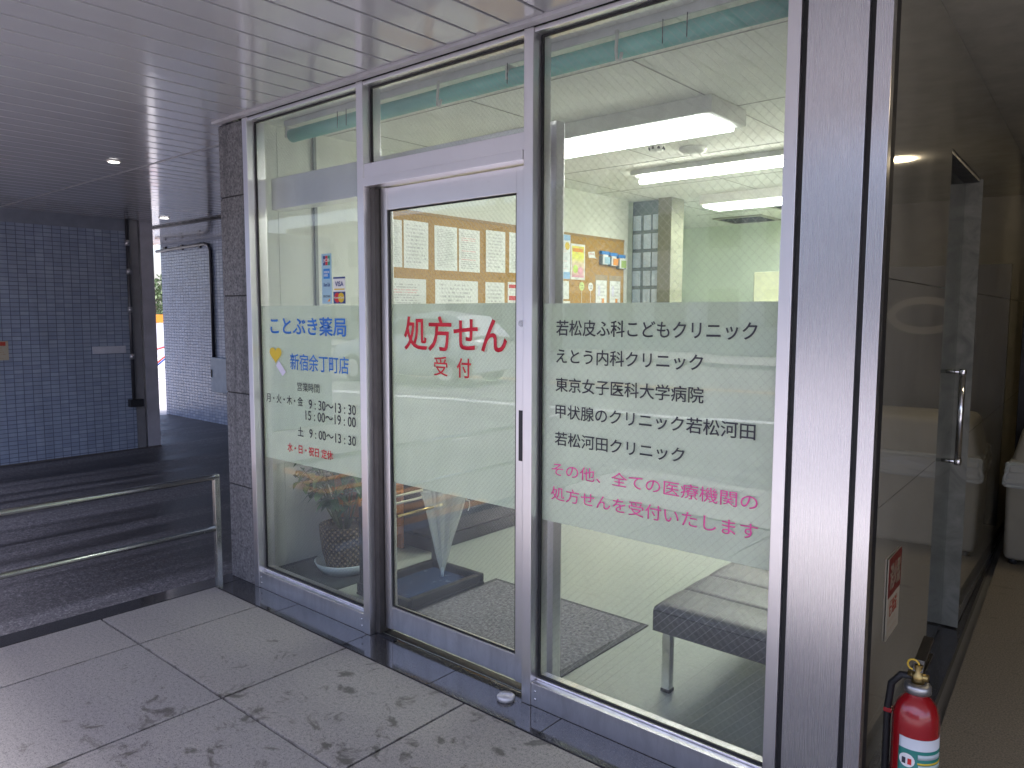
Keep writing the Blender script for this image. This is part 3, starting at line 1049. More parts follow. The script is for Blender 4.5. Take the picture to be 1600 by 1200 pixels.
# roller blind along the window head
t = thing('roller_blind', 'rolled up teal roller blind on a white head rail behind the glass', 'blind', (-2.3, 0.30, 2.44))
bm = bm_new()
box(bm, -3.62, -0.815, 0.262, 0.285, 2.432, 2.458, 0.003)
box(bm, -3.60, -0.815, 0.255, 0.262, 2.424, 2.449, 0.002)
obj('head_rail', bm, plain('blind rail', (0.62, 0.62, 0.64), 0.4), t)
obj('blind_roll', tube(bm_new(), [(-3.60, 0.30, 2.385), (-0.815, 0.30, 2.385)], 0.034, 20), TEALP, t)
for xx in (-3.606, -2.05, -0.84):
    obj('bracket', box(bm_new(), xx - 0.004, xx + 0.004, 0.26, 0.345, 2.37, 2.431, 0.002), LBODY, t)
for xx in (-1.52, -2.42):
    bm = bm_new()
    tube(bm, [(xx, 0.245, 2.43), (xx, 0.243, 2.40), (xx, 0.238, 2.36), (xx + 0.008, 0.232, 2.325), (xx + 0.024, 0.230, 2.32), (xx + 0.028, 0.232, 2.345)], 0.006, 8)
    obj('hook', bm, LBODY, t)
for xx in (-2.03, -1.93, -3.13, -3.06, -1.34, -1.25):
    obj('cord', tube(bm_new(), [(xx, 0.245, 2.424), (xx, 0.244, 2.345)], 0.0018, 6), DARKMETAL, t)
o = obj('wall_trunking', box(bm_new(), -3.749, -3.735, 0.525, 0.545, 0.6, 2.455, 0.002), plain('grey conduit', (0.25, 0.27, 0.25), 0.5))
tag(o, 'slim grey cable trunking running up the cream wall behind left window', 'trunking')

# cork board and everything pinned to it
t = thing('notice_board', 'long cork notice board with pale frame on the left wall', 'notice board', (-3.745, 2.4, 1.0))
obj('cork', box(bm_new(), -3.749, -3.738, 0.985, 3.795, 0.95, 2.085), CORK, t)
bm = bm_new()
box(bm, -3.749, -3.734, 0.96, 3.83, 2.0855, 2.105, 0.002)
box(bm, -3.749, -3.734, 0.96, 3.83, 0.93, 0.9495, 0.002)
obj('frame', bm, plain('oak frame', (0.36, 0.22, 0.07), 0.5), t)
bm = bm_new()
box(bm, -3.749, -3.733, 0.945, 0.984, 0.93, 2.105)
box(bm, -3.749, -3.733, 3.797, 3.835, 0.93, 2.105)
obj('end_strip', bm, WHITE, t)
PX = -3.7375


def sheet(y0, y1, z0, z1, mat, lab, dx=0.0, tilt=0.0, cat='notice', nm='notice', grp='papers on the cork board'):
    cy, cz = (y0 + y1) / 2, (z0 + z1) / 2
    bm = box(bm_new(), PX + dx, PX + dx + 0.0012, y0, y1, z0, z1)
    bmesh.ops.rotate(bm, verts=bm.verts, cent=(PX, cy, cz), matrix=Matrix.Rotation(tilt, 3, 'X'))
    o = obj(nm, bm, mat)
    return tag(o, lab, cat, grp)


sheet(0.985, 1.180, 1.738, 2.035, PAPER, 'typed notice at the far left of top row on the cork board', 0, 0.004)
sheet(1.195, 1.408, 1.736, 2.040, PAPER3, 'faint glossy notice second from left in the top row of the cork board', 0, -0.006)
sheet(1.465, 1.678, 1.735, 2.030, PAPER, 'densely typed notice in the middle of the top row, seen through the door', 0, 0.005)
sheet(1.695, 1.905, 1.735, 2.028, PAPER2, 'notice with red lines in its text, in the top row seen through the door', 0, 0.0)
sheet(1.970, 2.180, 1.745, 2.042, PAPER3, 'pale notice right of the red lined one in the top row', 0, 0.004)
sheet(2.225, 2.435, 1.750, 2.046, PAPER, 'typed notice in the top row, half hidden by the door edge', 0, -0.004)
sheet(2.475, 2.690, 1.745, 2.042, PAPER3, 'notice in the top row hidden behind the door post', 0, 0.003)
sheet(1.010, 1.385, 1.330, 1.668, PAPER2, 'wide sheet with reddish heading at the left of the lower row', 0, 0.0)
sheet(1.468, 1.885, 1.330, 1.672, PAPER3, 'widest faint sheet in the lower row of the cork board', 0, -0.003)
sheet(1.965, 2.172, 1.330, 1.672, PAPER3, 'narrow sheet with few lines in the lower row behind the door', 0, 0.004)
sheet(2.210, 2.410, 1.330, 1.680, PAPER3, 'lower row sheet with two red bands at the door edge', 0, 0.0)
rb = bpy.data.objects['notice.010']
obj('red_band', box(bm_new(), PX + 0.0015, PX + 0.0022, 2.222, 2.33, 1.635, 1.662), REDP, rb)
obj('red_band', box(bm_new(), PX + 0.0015, PX + 0.0022, 2.222, 2.34, 1.545, 1.578), REDP, rb)
t = sheet(2.755, 2.987, 1.728, 2.085, PAPERB, 'white poster with pale blue top and bottom bands and yellow spot', 0, 0, 'poster', 'poster')
obj('blue_band', box(bm_new(), PX + 0.0015, PX + 0.0022, 2.757, 2.985, 2.040, 2.083), SKYBLUE, t)
obj('blue_band', box(bm_new(), PX + 0.0015, PX + 0.0022, 2.757, 2.985, 1.730, 1.785), SKYBLUE, t)
obj('yellow_spot', lathe(bm_new(), [(0.032, 0), (0.032, 0.0007)], (PX + 0.0015, 2.945, 1.995), 20, 'x'), YELLOW, t)
k = NB('yellow pink leaflet')
x, y, z = k.sep(k.coord('Generated'))
k.set(Base_Color=k.ramp(z, [(0.0, (0.75, 0.25, 0.42)), (0.12, (0.78, 0.55, 0.45)), (0.45, (0.80, 0.62, 0.42)), (0.62, (0.80, 0.80, 0.12)), (0.95, (0.82, 0.72, 0.06))]), Roughness=0.35)
t = sheet(2.995, 3.193, 1.728, 2.020, WHITE, 'bright yellow and pink poster with white margin on the cork board', 0, 0, 'poster', 'poster')
obj('artwork', box(bm_new(), PX + 0.0015, PX + 0.0022, 3.010, 3.178, 1.748, 2.003), k.m, t)
obj('print', box(bm_new(), PX + 0.0024, PX + 0.003, 3.02, 3.165, 1.955, 1.985), ORANGE, t)
obj('print', lathe(bm_new(), [(0.033, 0), (0.033, 0.0006)], (PX + 0.0024, 3.058, 1.815), 18, 'x'), flat('lime', (0.55, 0.75, 0.12)), t)
obj('print', lathe(bm_new(), [(0.036, 0), (0.036, 0.0006)], (PX + 0.0024, 3.128, 1.80), 18, 'x'), flat('rose', (0.82, 0.40, 0.50)), t)
bm = bm_new()
poly_prism(bm, [(PX, 3.238, 1.965), (PX, 3.335, 1.975), (PX, 3.34, 1.935), (PX, 3.362, 1.915), (PX, 3.33, 1.920), (PX, 3.25, 1.918)], (0.0015, 0, 0))
o = obj('speech_bubble_card', bm, WHITE)
tag(o, 'small white speech bubble card on cork beside the yellow poster', 'card')
text('lettering', 'お知らせ', 3.255, 3.325, 1.945, 1.958, PX + 0.002, REDP, o, 0, '+x')
for q, (ya, yb, za, zb, m_, lab) in enumerate(((3.405, 3.525, 1.868, 1.985, PALEBLUE, 'blue leaflet pocket, first of three at the right end of the cork board'),
                                               (3.538, 3.655, 1.862, 1.978, ORANGE, 'orange leaflet pocket in the middle of the three on the cork board'),
                                               (3.668, 3.785, 1.845, 1.968, flat('leaf', (0.35, 0.5, 0.12)), 'green leaflet pocket, lowest of the three beside the board edge'))):
    t = thing('leaflet_pocket', lab, 'leaflet holder', (PX, (ya + yb) / 2, za), 'leaflet pockets on the cork board')
    obj('pocket', box(bm_new(), PX, PX + 0.03, ya, yb, za, za + 0.075, 0.002), plain('pocket %d' % q, (0.20, 0.26, 0.28), 0.2), t)
    obj('leaflet', box(bm_new(), PX + 0.031, PX + 0.034, ya + 0.012, yb - 0.03, za + 0.004, zb - 0.03), WHITE, t)
    obj('leaflet', box(bm_new(), PX + 0.0345, PX + 0.037, ya + 0.035, yb - 0.005, za + 0.01, zb - 0.05), m_, t)
    obj('heading', box(bm_new(), PX + 0.002, PX + 0.026, ya, yb, zb - 0.028, zb), BRIGHTBLUE, t)
sheet(2.768, 2.972, 1.565, 1.712, PAPER3, 'small orange edged sheet below the blue banded poster', 0, 0.01)
sheet(2.768, 2.99, 1.40, 1.55, PAPER3, 'small sheet just under the orange edged one, cut off by the film', 0, 0)
for ya, m_, lab in ((3.115, flat('balloon green', (0.60, 0.74, 0.25)), 'green paper balloon cutout with a face on the cork board'),
                    (3.245, WHITE, 'white paper balloon cutout beside the green one')):
    t = obj('paper_balloon', lathe(bm_new(), [(0.036, 0), (0.036, 0.0015)], (PX, ya + 0.037, 1.675), 22, 'x'), m_)
    tag(t, lab, 'cutout', 'paper balloon cutouts')
    bm = bm_new()
    for dy in (-0.012, 0.012):
        box(bm, PX + 0.0017, PX + 0.0024, ya + 0.037 + dy - 0.004, ya + 0.037 + dy + 0.004, 1.678, 1.688)
    box(bm, PX + 0.0017, PX + 0.0024, ya + 0.025, ya + 0.05, 1.660, 1.664)
    obj('face', bm, INK, t)
    obj('string', box(bm_new(), PX + 0.0002, PX + 0.0016, ya + 0.035, ya + 0.039, 1.52, 1.638), WHITE, t)
for ya, yb, lab in ((3.348, 3.535, 'clear sleeve holding a form, left one of the pair near the board edge'),
                    (3.562, 3.752, 'clear sleeve with a drawn form, right one of the pair near the board edge')):
    t = thing('document_sleeve', lab, 'sleeve', (PX, ya, 1.3), 'clear sleeves on the cork board')
    obj('sleeve', box(bm_new(), PX, PX + 0.001, ya, yb, 1.33, 1.782), plain('sleeve plastic ' + str(ya), (0.45, 0.36, 0.24), 0.2), t)
    obj('form', box(bm_new(), PX + 0.0015, PX + 0.0025, ya + 0.012, yb - 0.012, 1.34, 1.735), PAPER3, t)
    obj('stamp', box(bm_new(), PX + 0.003, PX + 0.0036, ya + 0.04, ya + 0.075, 1.60, 1.69), LAV, t)
    obj('stamp', box(bm_new(), PX + 0.003, PX + 0.0036, ya + 0.10, ya + 0.135, 1.53, 1.58), ORANGE, t)

# bench at the right
t = thing('waiting_bench', 'grey vinyl waiting bench on square chrome legs at the right of window', 'bench', (-1.14, 1.1, 0))
bx0, bx1, by0, by1 = -1.412, -0.875, 0.385, 1.90
bm = bm_new()
NX, NY = 28, 112
rb_ = random.Random(21)


def seat_z(u, v):
    ed = min(u - bx0, bx1 - u, v - by0, by1 - v)
    z_ = 0.354
    if ed < 0.03:
        z_ -= 0.03 - math.sqrt(max(0.0, 0.03 ** 2 - (0.03 - ed) ** 2))
    ph = (v - by0) / 0.2165
    d_ = abs(ph - round(ph)) * 0.2165
    if 0.5 < ph < 6.5:
        z_ -= 0.007 * math.exp(-(d_ / 0.007) ** 2)
    return z_ + 0.0022 * math.sin(ph * math.pi) ** 2


def edge_pts(a_, b_, n_):
    return [a_ + (b_ - a_) * (0.5 - 0.5 * math.cos(math.pi * i / n_)) if i in (0, n_) else a_ + (b_ - a_) * i / n_ for i in range(n_ + 1)]


us = sorted(set([round(q, 5) for q in edge_pts(bx0, bx1, NX)] + [bx0 + 0.004, bx0 + 0.01, bx1 - 0.004, bx1 - 0.01]))
vs_ = sorted(set([round(q, 5) for q in edge_pts(by0, by1, NY)] + [by0 + 0.004, by0 + 0.009, by1 - 0.004] + [round(by0 + 0.2165 * m_ + d_, 5) for m_ in range(1, 7) for d_ in (-0.008, -0.003, 0, 0.003, 0.008)]))
grid = [[bm.verts.new((u, v, seat_z(u, v))) for v in vs_] for u in us]
for i in range(len(us) - 1):
    for j in range(len(vs_) - 1):
        f = bm.faces.new((grid[i][j], grid[i + 1][j], grid[i + 1][j + 1], grid[i][j + 1]))
        f.smooth = True
loop_ = [grid[i][0] for i in range(len(us))] + [grid[-1][j] for j in range(1, len(vs_))] + [grid[i][-1] for i in range(len(us) - 2, -1, -1)] + [grid[0][j] for j in range(len(vs_) - 2, 0, -1)]
low = [bm.verts.new((v.co.x, v.co.y, 0.246)) for v in loop_]
for i in range(len(loop_)):
    f = bm.faces.new((loop_[i], loop_[(i + 1) % len(loop_)], low[(i + 1) % len(low)], low[i]))
    f.smooth = True
bm.faces.new(low)
obj('seat', bm, LEATHER, t)
bm = bm_new()
tube(bm, [(bx0 + 0.006, by0 - 0.0005, 0.326), (bx1 - 0.006, by0 - 0.0005, 0.326)], 0.0035, 6)
obj('seam', bm, BLACKVINYL, t)
for xx in (-1.367, -0.92):
    for yy in (0.425, 1.85):
        lg = obj('leg', box(bm_new(), xx - 0.017, xx + 0.017, yy - 0.017, yy + 0.017, 0.014, 0.2455, 0.003), CHROME, t)
        obj('foot_cap', box(bm_new(), xx - 0.019, xx + 0.019, yy - 0.019, yy + 0.019, 0.0045, 0.018, 0.002), RUBBER, lg)

# entrance mat
t = thing('entrance_mat', 'speckled grey carpet entrance mat inside the door', 'mat', (-2.2, 0.6, 0))
obj('pile', box(bm_new(), -2.655, -1.765, 0.205, 0.885, 0.0045, 0.012), CARPET, t)
bm = bm_new()
for a_ in ((-2.685, -2.656, 0.18, 0.91), (-1.764, -1.735, 0.18, 0.91), (-2.655, -1.765, 0.18, 0.204), (-2.655, -1.765, 0.886, 0.91)):
    box(bm, *a_, 0.0045, 0.0095)
obj('border', bm, plain('mat border', (0.06, 0.058, 0.06), 0.8), t)
o = bx('floor_mat', -3.745, -3.20, 0.12, 0.50, 0.0045, 0.0085, plain('dark rubber mat', (0.035, 0.045, 0.05), 0.5))
tag(o, 'dark rubber floor mat in the corner under the potted plant', 'mat')

# umbrella stand
t = thing('umbrella_stand', 'black metal umbrella stand with blue drip tray and brass top rails', 'umbrella stand', (-2.85, 0.55, 0))
bm = bm_new()
X0, X1, Y0, Y1 = -3.06, -2.67, 0.26, 0.80
poly_prism(bm, [(X0, Y0, 0.012), (X1, Y0, 0.012), (X1, Y1, 0.012), (X0, Y1, 0.012)], (0, 0, 0.012))
for a_ in ((X0, X1, Y0, Y0 + 0.035), (X0, X1, Y1 - 0.035, Y1), (X0, X0 + 0.035, Y0 + 0.0355, Y1 - 0.0355), (X1 - 0.035, X1, Y0 + 0.0355, Y1 - 0.0355)):
    box(bm, *a_, 0.024, 0.072, 0.010)
obj('base', bm, BLACKMETAL, t)
obj('drip_tray', box(bm_new(), X0 + 0.036, X1 - 0.036, Y0 + 0.036, Y1 - 0.036, 0.0245, 0.034), plain('blue tray', (0.03, 0.06, 0.14), 0.25), t)
for px_, py_ in ((X0 + 0.03, Y1 - 0.02), (X0 + 0.03, Y0 + 0.02)):
    obj('post', box(bm_new(), px_ - 0.013, px_ + 0.013, py_ - 0.013, py_ + 0.013, 0.073, 0.47, 0.002), BLACKMETAL, t)
BRASS = plain('brass rail', (0.80, 0.58, 0.22), 0.2, 1.0, 0.05)
BEIGE = plain('beige rail', (0.62, 0.58, 0.42), 0.35)
obj('rail', tube(bm_new(), [(-2.90, 0.40, 0.416), (-2.90, 0.90, 0.419)], 0.008, 10), BRASS, t)
obj('rail', tube(bm_new(), [(-2.99, 0.34, 0.455), (-2.99, 0.70, 0.455)], 0.007, 10), BEIGE, t)
obj('rail', tube(bm_new(), [(-3.03, 0.34, 0.482), (-3.03, 0.70, 0.482)], 0.007, 10), BEIGE, t)
bm = bm_new()
box(bm, -3.044, -2.89, 0.325, 0.340, 0.405, 0.490, 0.002)
box(bm, -3.044, -2.89, 0.79, 0.80, 0.405, 0.425, 0.002)
obj('crossbar', bm, BLACKMETAL, t)
# clear umbrella standing point down
t = thing('umbrella', 'furled clear vinyl umbrella standing point down in the stand', 'umbrella', (-2.87, 0.7, 0.03))
k = NB('clear vinyl')
k.t.nodes.remove(k.b)
tr = k.n('ShaderNodeBsdfTransparent')
tr.inputs[0].default_value = (0.90, 0.93, 0.92, 1)
df = k.n('ShaderNodeBsdfPrincipled')
df.inputs['Base Color'].default_value = (0.80, 0.82, 0.80, 1)
df.inputs['Roughness'].default_value = 0.15
ms = k.n('ShaderNodeMixShader')
ms.inputs[0].default_value = 0.5
k.l(tr.outputs[0], ms.inputs[1])
k.l(df.outputs[0], ms.inputs[2])
k.l(ms.outputs[0], k.out.inputs['Surface'])
VINYLC = k.m
bm = bm_new()
N = 40
rows = []
tip, top = Vector((-2.875, 0.690, 0.045)), Vector((-2.905, 0.735, 0.50))
for j in range(14):
    s_ = j / 13
    c0 = tip.lerp(top, s_)
    R_ = 0.006 + 0.135 * (s_ ** 0.95)
    row = []
    for i in range(N):
        an = 2 * math.pi * i / N
        rr_ = R_ * (0.80 + 0.24 * math.cos(8 * an + 2.0 * s_) + 0.05 * math.cos(3 * an + 5 * s_))
        row.append(bm.verts.new((c0.x + rr_ * math.cos(an) * 0.8, c0.y + rr_ * math.sin(an), c0.z)))
    rows.append(row)
for a_, b_ in zip(rows, rows[1:]):
    for i in range(N):
        f = bm.faces.new((a_[i], a_[(i + 1) % N], b_[(i + 1) % N], b_[i]))
        f.smooth = True
obj('canopy', bm, VINYLC, t)
obj('shaft', tube(bm_new(), [(-2.873, 0.688, 0.036), (-2.875, 0.690, 0.07), (-2.915, 0.75, 0.62)], 0.005, 8), WHITE, t)
obj('tip', tube(bm_new(), [(-2.873, 0.688, 0.034), (-2.875, 0.690, 0.085)], 0.008, 8), plain('pale tip', (0.62, 0.70, 0.78), 0.3), t)
obj('handle', tube(bm_new(), [(-2.913, 0.747, 0.60), (-2.915, 0.75, 0.66), (-2.915, 0.77, 0.69), (-2.915, 0.80, 0.69), (-2.915, 0.815, 0.66)], 0.010, 8), WHITE, t)
obj('strap', tube(bm_new(), [(-2.90, 0.90, 0.412), (-2.90, 0.925, 0.40), (-2.90, 0.928, 0.37), (-2.90, 0.915, 0.345)], 0.003, 6), WHITE, t)

# black sofa along the left wall
t = thing('sofa', 'long black vinyl sofa along the left wall behind the umbrella stand', 'sofa', (-3.45, 1.7, 0))
obj('plinth', box(bm_new(), -3.70, -3.29, 1.00, 2.75, 0.0045, 0.08), BLACKMETAL, t)
bm = box(bm_new(), -3.70, -3.24, 0.96, 2.80, 0.10, 0.36, 0.03)
for f in bm.faces:
    f.smooth = True
obj('seat', bm, BLACKVINYL, t)
bm = box(bm_new(), -3.735, -3.56, 0.96, 2.80, 0.365, 0.74, 0.03)
for f in bm.faces:
    f.smooth = True
obj('backrest', bm, BLACKVINYL, t)
bm = bm_new()
tube(bm, [(-3.238, 0.98, 0.23), (-3.238, 2.78, 0.23)], 0.006, 6)
obj('piping', bm, LEATHER, t)
ORWOOD = plain('orange stained wood', (0.50, 0.20, 0.06), 0.45, 0, 0.25, 14)
t = thing('magazine_rack', 'low orange wood slatted rack against the wall behind the plant', 'rack', (-3.6, 0.75, 0))
for q in range(4):
    obj('slat', box(bm_new(), -3.50, -3.478, 0.62, 0.93, 0.10 + q * 0.13, 0.155 + q * 0.13, 0.003), ORWOOD, t)
for yy in (0.61, 0.935):
    obj('upright', box(bm_new(), -3.73, -3.476, yy - 0.01, yy + 0.01, 0.005, 0.62, 0.003), ORWOOD, t)

# potted plant
t = thing('potted_plant', 'leafy potted plant in a woven brown basket on a white saucer behind left window', 'plant', (-3.42, 0.47, 0))
obj('saucer', lathe(bm_new(), [(0.135, 0), (0.158, 0.03), (0.172, 0.058), (0.164, 0.060), (0.148, 0.03), (0.05, 0.018), (0.001, 0.018)], (-3.43, 0.47, 0.009), 36), plain('white glazed', (0.68, 0.76, 0.76), 0.25), t)
k = NB('woven basket')
c = k.coord()
x, y, z = k.sep(c)
an = k.math('ARCTAN2', k.math('SUBTRACT', y, 0.47), k.math('ADD', x, 3.43))
wv = k.math('MULTIPLY', k.math('SINE', k.math('MULTIPLY', an, 26.0)), k.math('SINE', k.math('MULTIPLY', z, 190.0)))
k.set(Base_Color=k.ramp(wv, [(0.0, (0.06, 0.04, 0.022)), (0.45, (0.20, 0.135, 0.075)), (0.9, (0.42, 0.30, 0.17))]), Roughness=0.6)
k.bump(wv, 0.8, 0.01)
obj('pot', lathe(bm_new(), [(0.105, 0.02), (0.125, 0.10), (0.138, 0.20), (0.142, 0.26), (0.132, 0.262), (0.12, 0.24), (0.001, 0.235)], (-3.43, 0.47, 0.009), 40), k.m, t)
k = NB('plant leaf')
c = k.coord()
k.set(Base_Color=k.ramp(k.noise(c, 9, 3), [(0.3, (0.025, 0.075, 0.025)), (0.55, (0.055, 0.15, 0.045)), (0.72, (0.24, 0.36, 0.12))]), Roughness=0.32)
LEAFM = k.m
stems = bm_new()
leaves = bm_new()
rnd = random.Random(5)


def leaf(bm, base, d, up, L, W):
    d = d.normalized()
    s_ = d.cross(up).normalized()
    n_ = s_.cross(d).normalized()
    prof = [(0, 0.08), (0.25, 0.8), (0.5, 1.0), (0.75, 0.65), (1.0, 0.02)]
    rows_ = []
    for u, wd in prof:
        ctr = base + d * (L * u) - Vector((0, 0, 1)) * (L * 0.45 * u * u) + n_ * 0.0
        rows_.append([bm.verts.new(ctr - s_ * W * wd / 2 + n_ * 0.12 * W * wd), bm.verts.new(ctr), bm.verts.new(ctr + s_ * W * wd / 2 + n_ * 0.12 * W * wd)])
    for a_, b_ in zip(rows_, rows_[1:]):
        for i in range(2):
            f = bm.faces.new((a_[i], a_[i + 1], b_[i + 1], b_[i]))
            f.smooth = True


for q in range(19):
    an = rnd.uniform(0, 2 * math.pi)
    ln = rnd.uniform(0.16, 0.24)
    h = rnd.uniform(0.28, 0.62)
    b0 = Vector((-3.43 + 0.03 * math.cos(an), 0.47 + 0.03 * math.sin(an), 0.24))
    b1 = b0 + Vector((math.cos(an) * ln * 0.45, math.sin(an) * ln * 0.45, h * 0.6))
    b2 = b0 + Vector((math.cos(an) * ln, math.sin(an) * ln, h))
    tube(stems, [b0, b1, b2], [0.006, 0.005, 0.003], 6)
    for m_ in range(9):
        s_ = rnd.uniform(0.35, 1.0)
        pt = b0.lerp(b1, s_ * 2) if s_ < 0.5 else b1.lerp(b2, s_ * 2 - 1)
        a2 = an + rnd.uniform(-1.8, 1.8)
        leaf(leaves, pt, Vector((math.cos(a2), math.sin(a2), rnd.uniform(-0.3, 0.7))), Vector((0, 0, 1)), rnd.uniform(0.08, 0.125), rnd.uniform(0.04, 0.065))
for v in leaves.verts:
    v.co.x = max(v.co.x, -3.74)
    v.co.y = max(v.co.y, 0.225)
obj('stems', stems, plain('stem', (0.10, 0.12, 0.04), 0.6), t)
obj('leaves', leaves, LEAFM, t)

# ================================================================== CORRIDOR AT THE RIGHT
def wpt(y, z, off=0.0):
    return (xw(y) + off, y, z)


t = thing('marble_wall', 'polished beige marble wall of the corridor right of the steel pier', 'wall', (-0.6, 2.5, 0))
bm = bm_new()
YA, YB, HZ = 1.05, 1.84, 2.035
for ya, yb, za, zb in ((0.032, YA, 0.003, 0.27), (0.032, YA, 0.272, 0.905), (0.032, YA, 0.907, 1.538), (0.032, YA, 1.54, SOFZ), (YA, YB, HZ, SOFZ), (YB, 5.5, 0.003, 0.27), (YB, 5.5, 0.272, 0.905), (YB, 5.5, 0.907, 1.538), (YB, 5.5, 1.54, SOFZ)):
    poly_prism(bm, [wpt(ya, za), wpt(yb, za), (xw(yb) - 0.10, yb, za), (xw(ya) - 0.10, ya, za)], (0, 0, zb - za))
obj('slab', bm, MARBLE, t)
bm = bm_new()
poly_prism(bm, [(xw(YB) - 0.012 + 0.02, YB - 0.006, 0.003), (xw(YB) - 0.15, YB - 0.006, 0.003), (xw(YB) - 0.15, YB - 0.001, 0.003), (xw(YB) + 0.008, YB - 0.001, 0.003)], (0, 0, HZ - 0.004))
obj('reveal', bm, REVEAL, t)
bm = bm_new()
poly_prism(bm, [(xw(YA) - 0.005, YA, HZ - 0.012), (xw(YB) - 0.005, YB, HZ - 0.012), (xw(YB) - 0.15, YB, HZ - 0.012), (xw(YA) - 0.15, YA, HZ - 0.012)], (0, 0, 0.011))
obj('lintel', bm, DARKMETAL, t)

t = thing('glass_door', 'frameless glass door with chrome pull handle in the marble corridor wall', 'door', (-0.72, 1.4, 0))
bm = bm_new()
poly_prism(bm, [(xw(YA) - 0.056, YA + 0.004, 0.012), (xw(YB) - 0.056, YB - 0.02, 0.012), (xw(YB) - 0.066, YB - 0.02, 0.012), (xw(YA) - 0.066, YA + 0.004, 0.012)], (0, 0, HZ - 0.03))
k = NB('greenish door glass')
k.set(Base_Color=(0.10, 0.16, 0.14), Roughness=0.05, Specular_IOR_Level=0.7)
obj('leaf', bm, CLEAR, t)
bm = bm_new()
poly_prism(bm, [(xw(YB) - 0.118, YB - 0.05, 0.012), (xw(YB) - 0.118, YB - 0.0065, 0.012), (xw(YB) - 0.150, YB - 0.0065, 0.012), (xw(YB) - 0.150, YB - 0.05, 0.012)], (0, 0, HZ - 0.03))
obj('frame', bm, STEEL, t)
bm = bm_new()
poly_prism(bm, [(xw(YA) - 0.002, YA + 0.0015, 0.012), (xw(YA) - 0.002, YA + 0.0085, 0.012), (xw(YA) - 0.055, YA + 0.0085, 0.012), (xw(YA) - 0.055, YA + 0.0015, 0.012)], (0, 0, 1.95))
obj('edge_trim', bm, plain('pale green glass edge', (0.30, 0.42, 0.38), 0.1), t)
HX, HY = -0.637, 1.55
bm = bm_new()
tube(bm, [(HX, HY, 0.815), (HX, HY, 1.215)], 0.0125, 14)
for hz in (0.825, 1.205):
    tube(bm, [(xw(HY) - 0.055, HY, hz), (HX, HY, hz)], 0.009, 10)
    lathe(bm, [(0.014, -0.013), (0.0155, -0.006), (0.0155, 0.006), (0.014, 0.013)], (HX, HY, hz), 14)
obj('handle', bm, CHROME, t)
bm = bm_new()
poly_prism(bm, [(xw(YA) - 0.155, YA - 0.1, 0.003), (xw(YB) - 0.155, YB + 0.1, 0.003), (xw(YB) - 0.17, YB + 0.1, 0.003), (xw(YA) - 0.17, YA - 0.1, 0.003)], (0, 0, 2.1))
obj('inner_panel', bm, plain('dark inner panel', (0.03, 0.032, 0.03), 0.3), t)

# notice plate for the extinguisher
t = thing('extinguisher_sign', 'red and cream fire extinguisher plate on the marble wall above the extinguisher', 'sign', (-0.58, 0.38, 0.47))
ya, yb = 0.305, 0.475
bm = bm_new()
poly_prism(bm, [wpt(ya, 0.47, 0.002), wpt(yb, 0.47, 0.002), wpt(yb, 0.47, 0.005), wpt(ya, 0.47, 0.005)], (0, 0, 0.25))
obj('plate', bm, CREAMP, t)
bm = bm_new()
poly_prism(bm, [wpt(ya, 0.60, 0.0055), wpt(yb, 0.60, 0.0055), wpt(yb, 0.60, 0.0065), wpt(ya, 0.60, 0.0065)], (0, 0, 0.121))
obj('red_field', bm, plain('sign red', (0.14, 0.014, 0.01), 0.5), t)
tx = text('lettering', '消火器', ya + 0.015, yb - 0.015, 0.62, 0.70, 0.0, flat('sign cream', (0.26, 0.20, 0.13)), t, 0.02, '+x')
for v in tx.data.vertices:
    v.co.x += xw(v.co.y) + 0.0069
tx = text('lettering', '使用法', ya + 0.03, yb - 0.04, 0.535, 0.585, 0.0, flat('sign print red', (0.35, 0.05, 0.02)), t, 0.01, '+x')
for v in tx.data.vertices:
    v.co.x += xw(v.co.y) + 0.0054

# fire extinguisher
EX, EY = -0.442, 0.085
t = thing('fire_extinguisher', 'red fire extinguisher with brass valve standing in the corridor mouth', 'fire extinguisher', (EX, EY, 0))
EXRED = plain('extinguisher red', (0.30, 0.006, 0.010), 0.22, 0, 0.05, 6, 0, 100, 0.5, 0.6)
R0 = 0.056
bm = bm_new()
lathe(bm, [(R0 * 0.9, 0.0), (R0, 0.008), (R0, 0.365), (R0 * 0.96, 0.392), (R0 * 0.82, 0.416), (R0 * 0.55, 0.434), (0.024, 0.440), (0.022, 0.448)], (EX, EY, 0.002), 40)
obj('cylinder', bm, EXRED, t)
obj('neck_ring', lathe(bm_new(), [(0.026, 0), (0.033, 0.003), (0.033, 0.020), (0.028, 0.026), (0.018, 0.027)], (EX, EY, 0.446), 28), plain('dull alloy', (0.42, 0.42, 0.42), 0.35, 0.9), t)
bm = bm_new()
lathe(bm, [(0.016, 0), (0.016, 0.022), (0.011, 0.026), (0.011, 0.05)], (EX, EY, 0.473), 16)
lathe(bm, [(0.010, -0.024), (0.010, 0.024)], (EX, EY, 0.490), 12, 'x')
obj('valve', bm, plain('brass valve', (0.36, 0.26, 0.10), 0.35, 1.0), t)
bm = bm_new()
poly_prism(bm, [(EX - 0.012, EY - 0.01, 0.505), (EX - 0.012, EY + 0.006, 0.532), (EX - 0.012, EY + 0.10, 0.565), (EX - 0.012, EY + 0.102, 0.556), (EX - 0.012, EY + 0.015, 0.520)], (0.024, 0, 0))
poly_prism(bm, [(EX - 0.012, EY + 0.012, 0.490), (EX - 0.012, EY + 0.012, 0.500), (EX - 0.012, EY + 0.10, 0.520), (EX - 0.012, EY + 0.10, 0.511)], (0.024, 0, 0))
obj('lever', bm, plain('dark lever', (0.10, 0.09, 0.07), 0.35, 0.9), t)
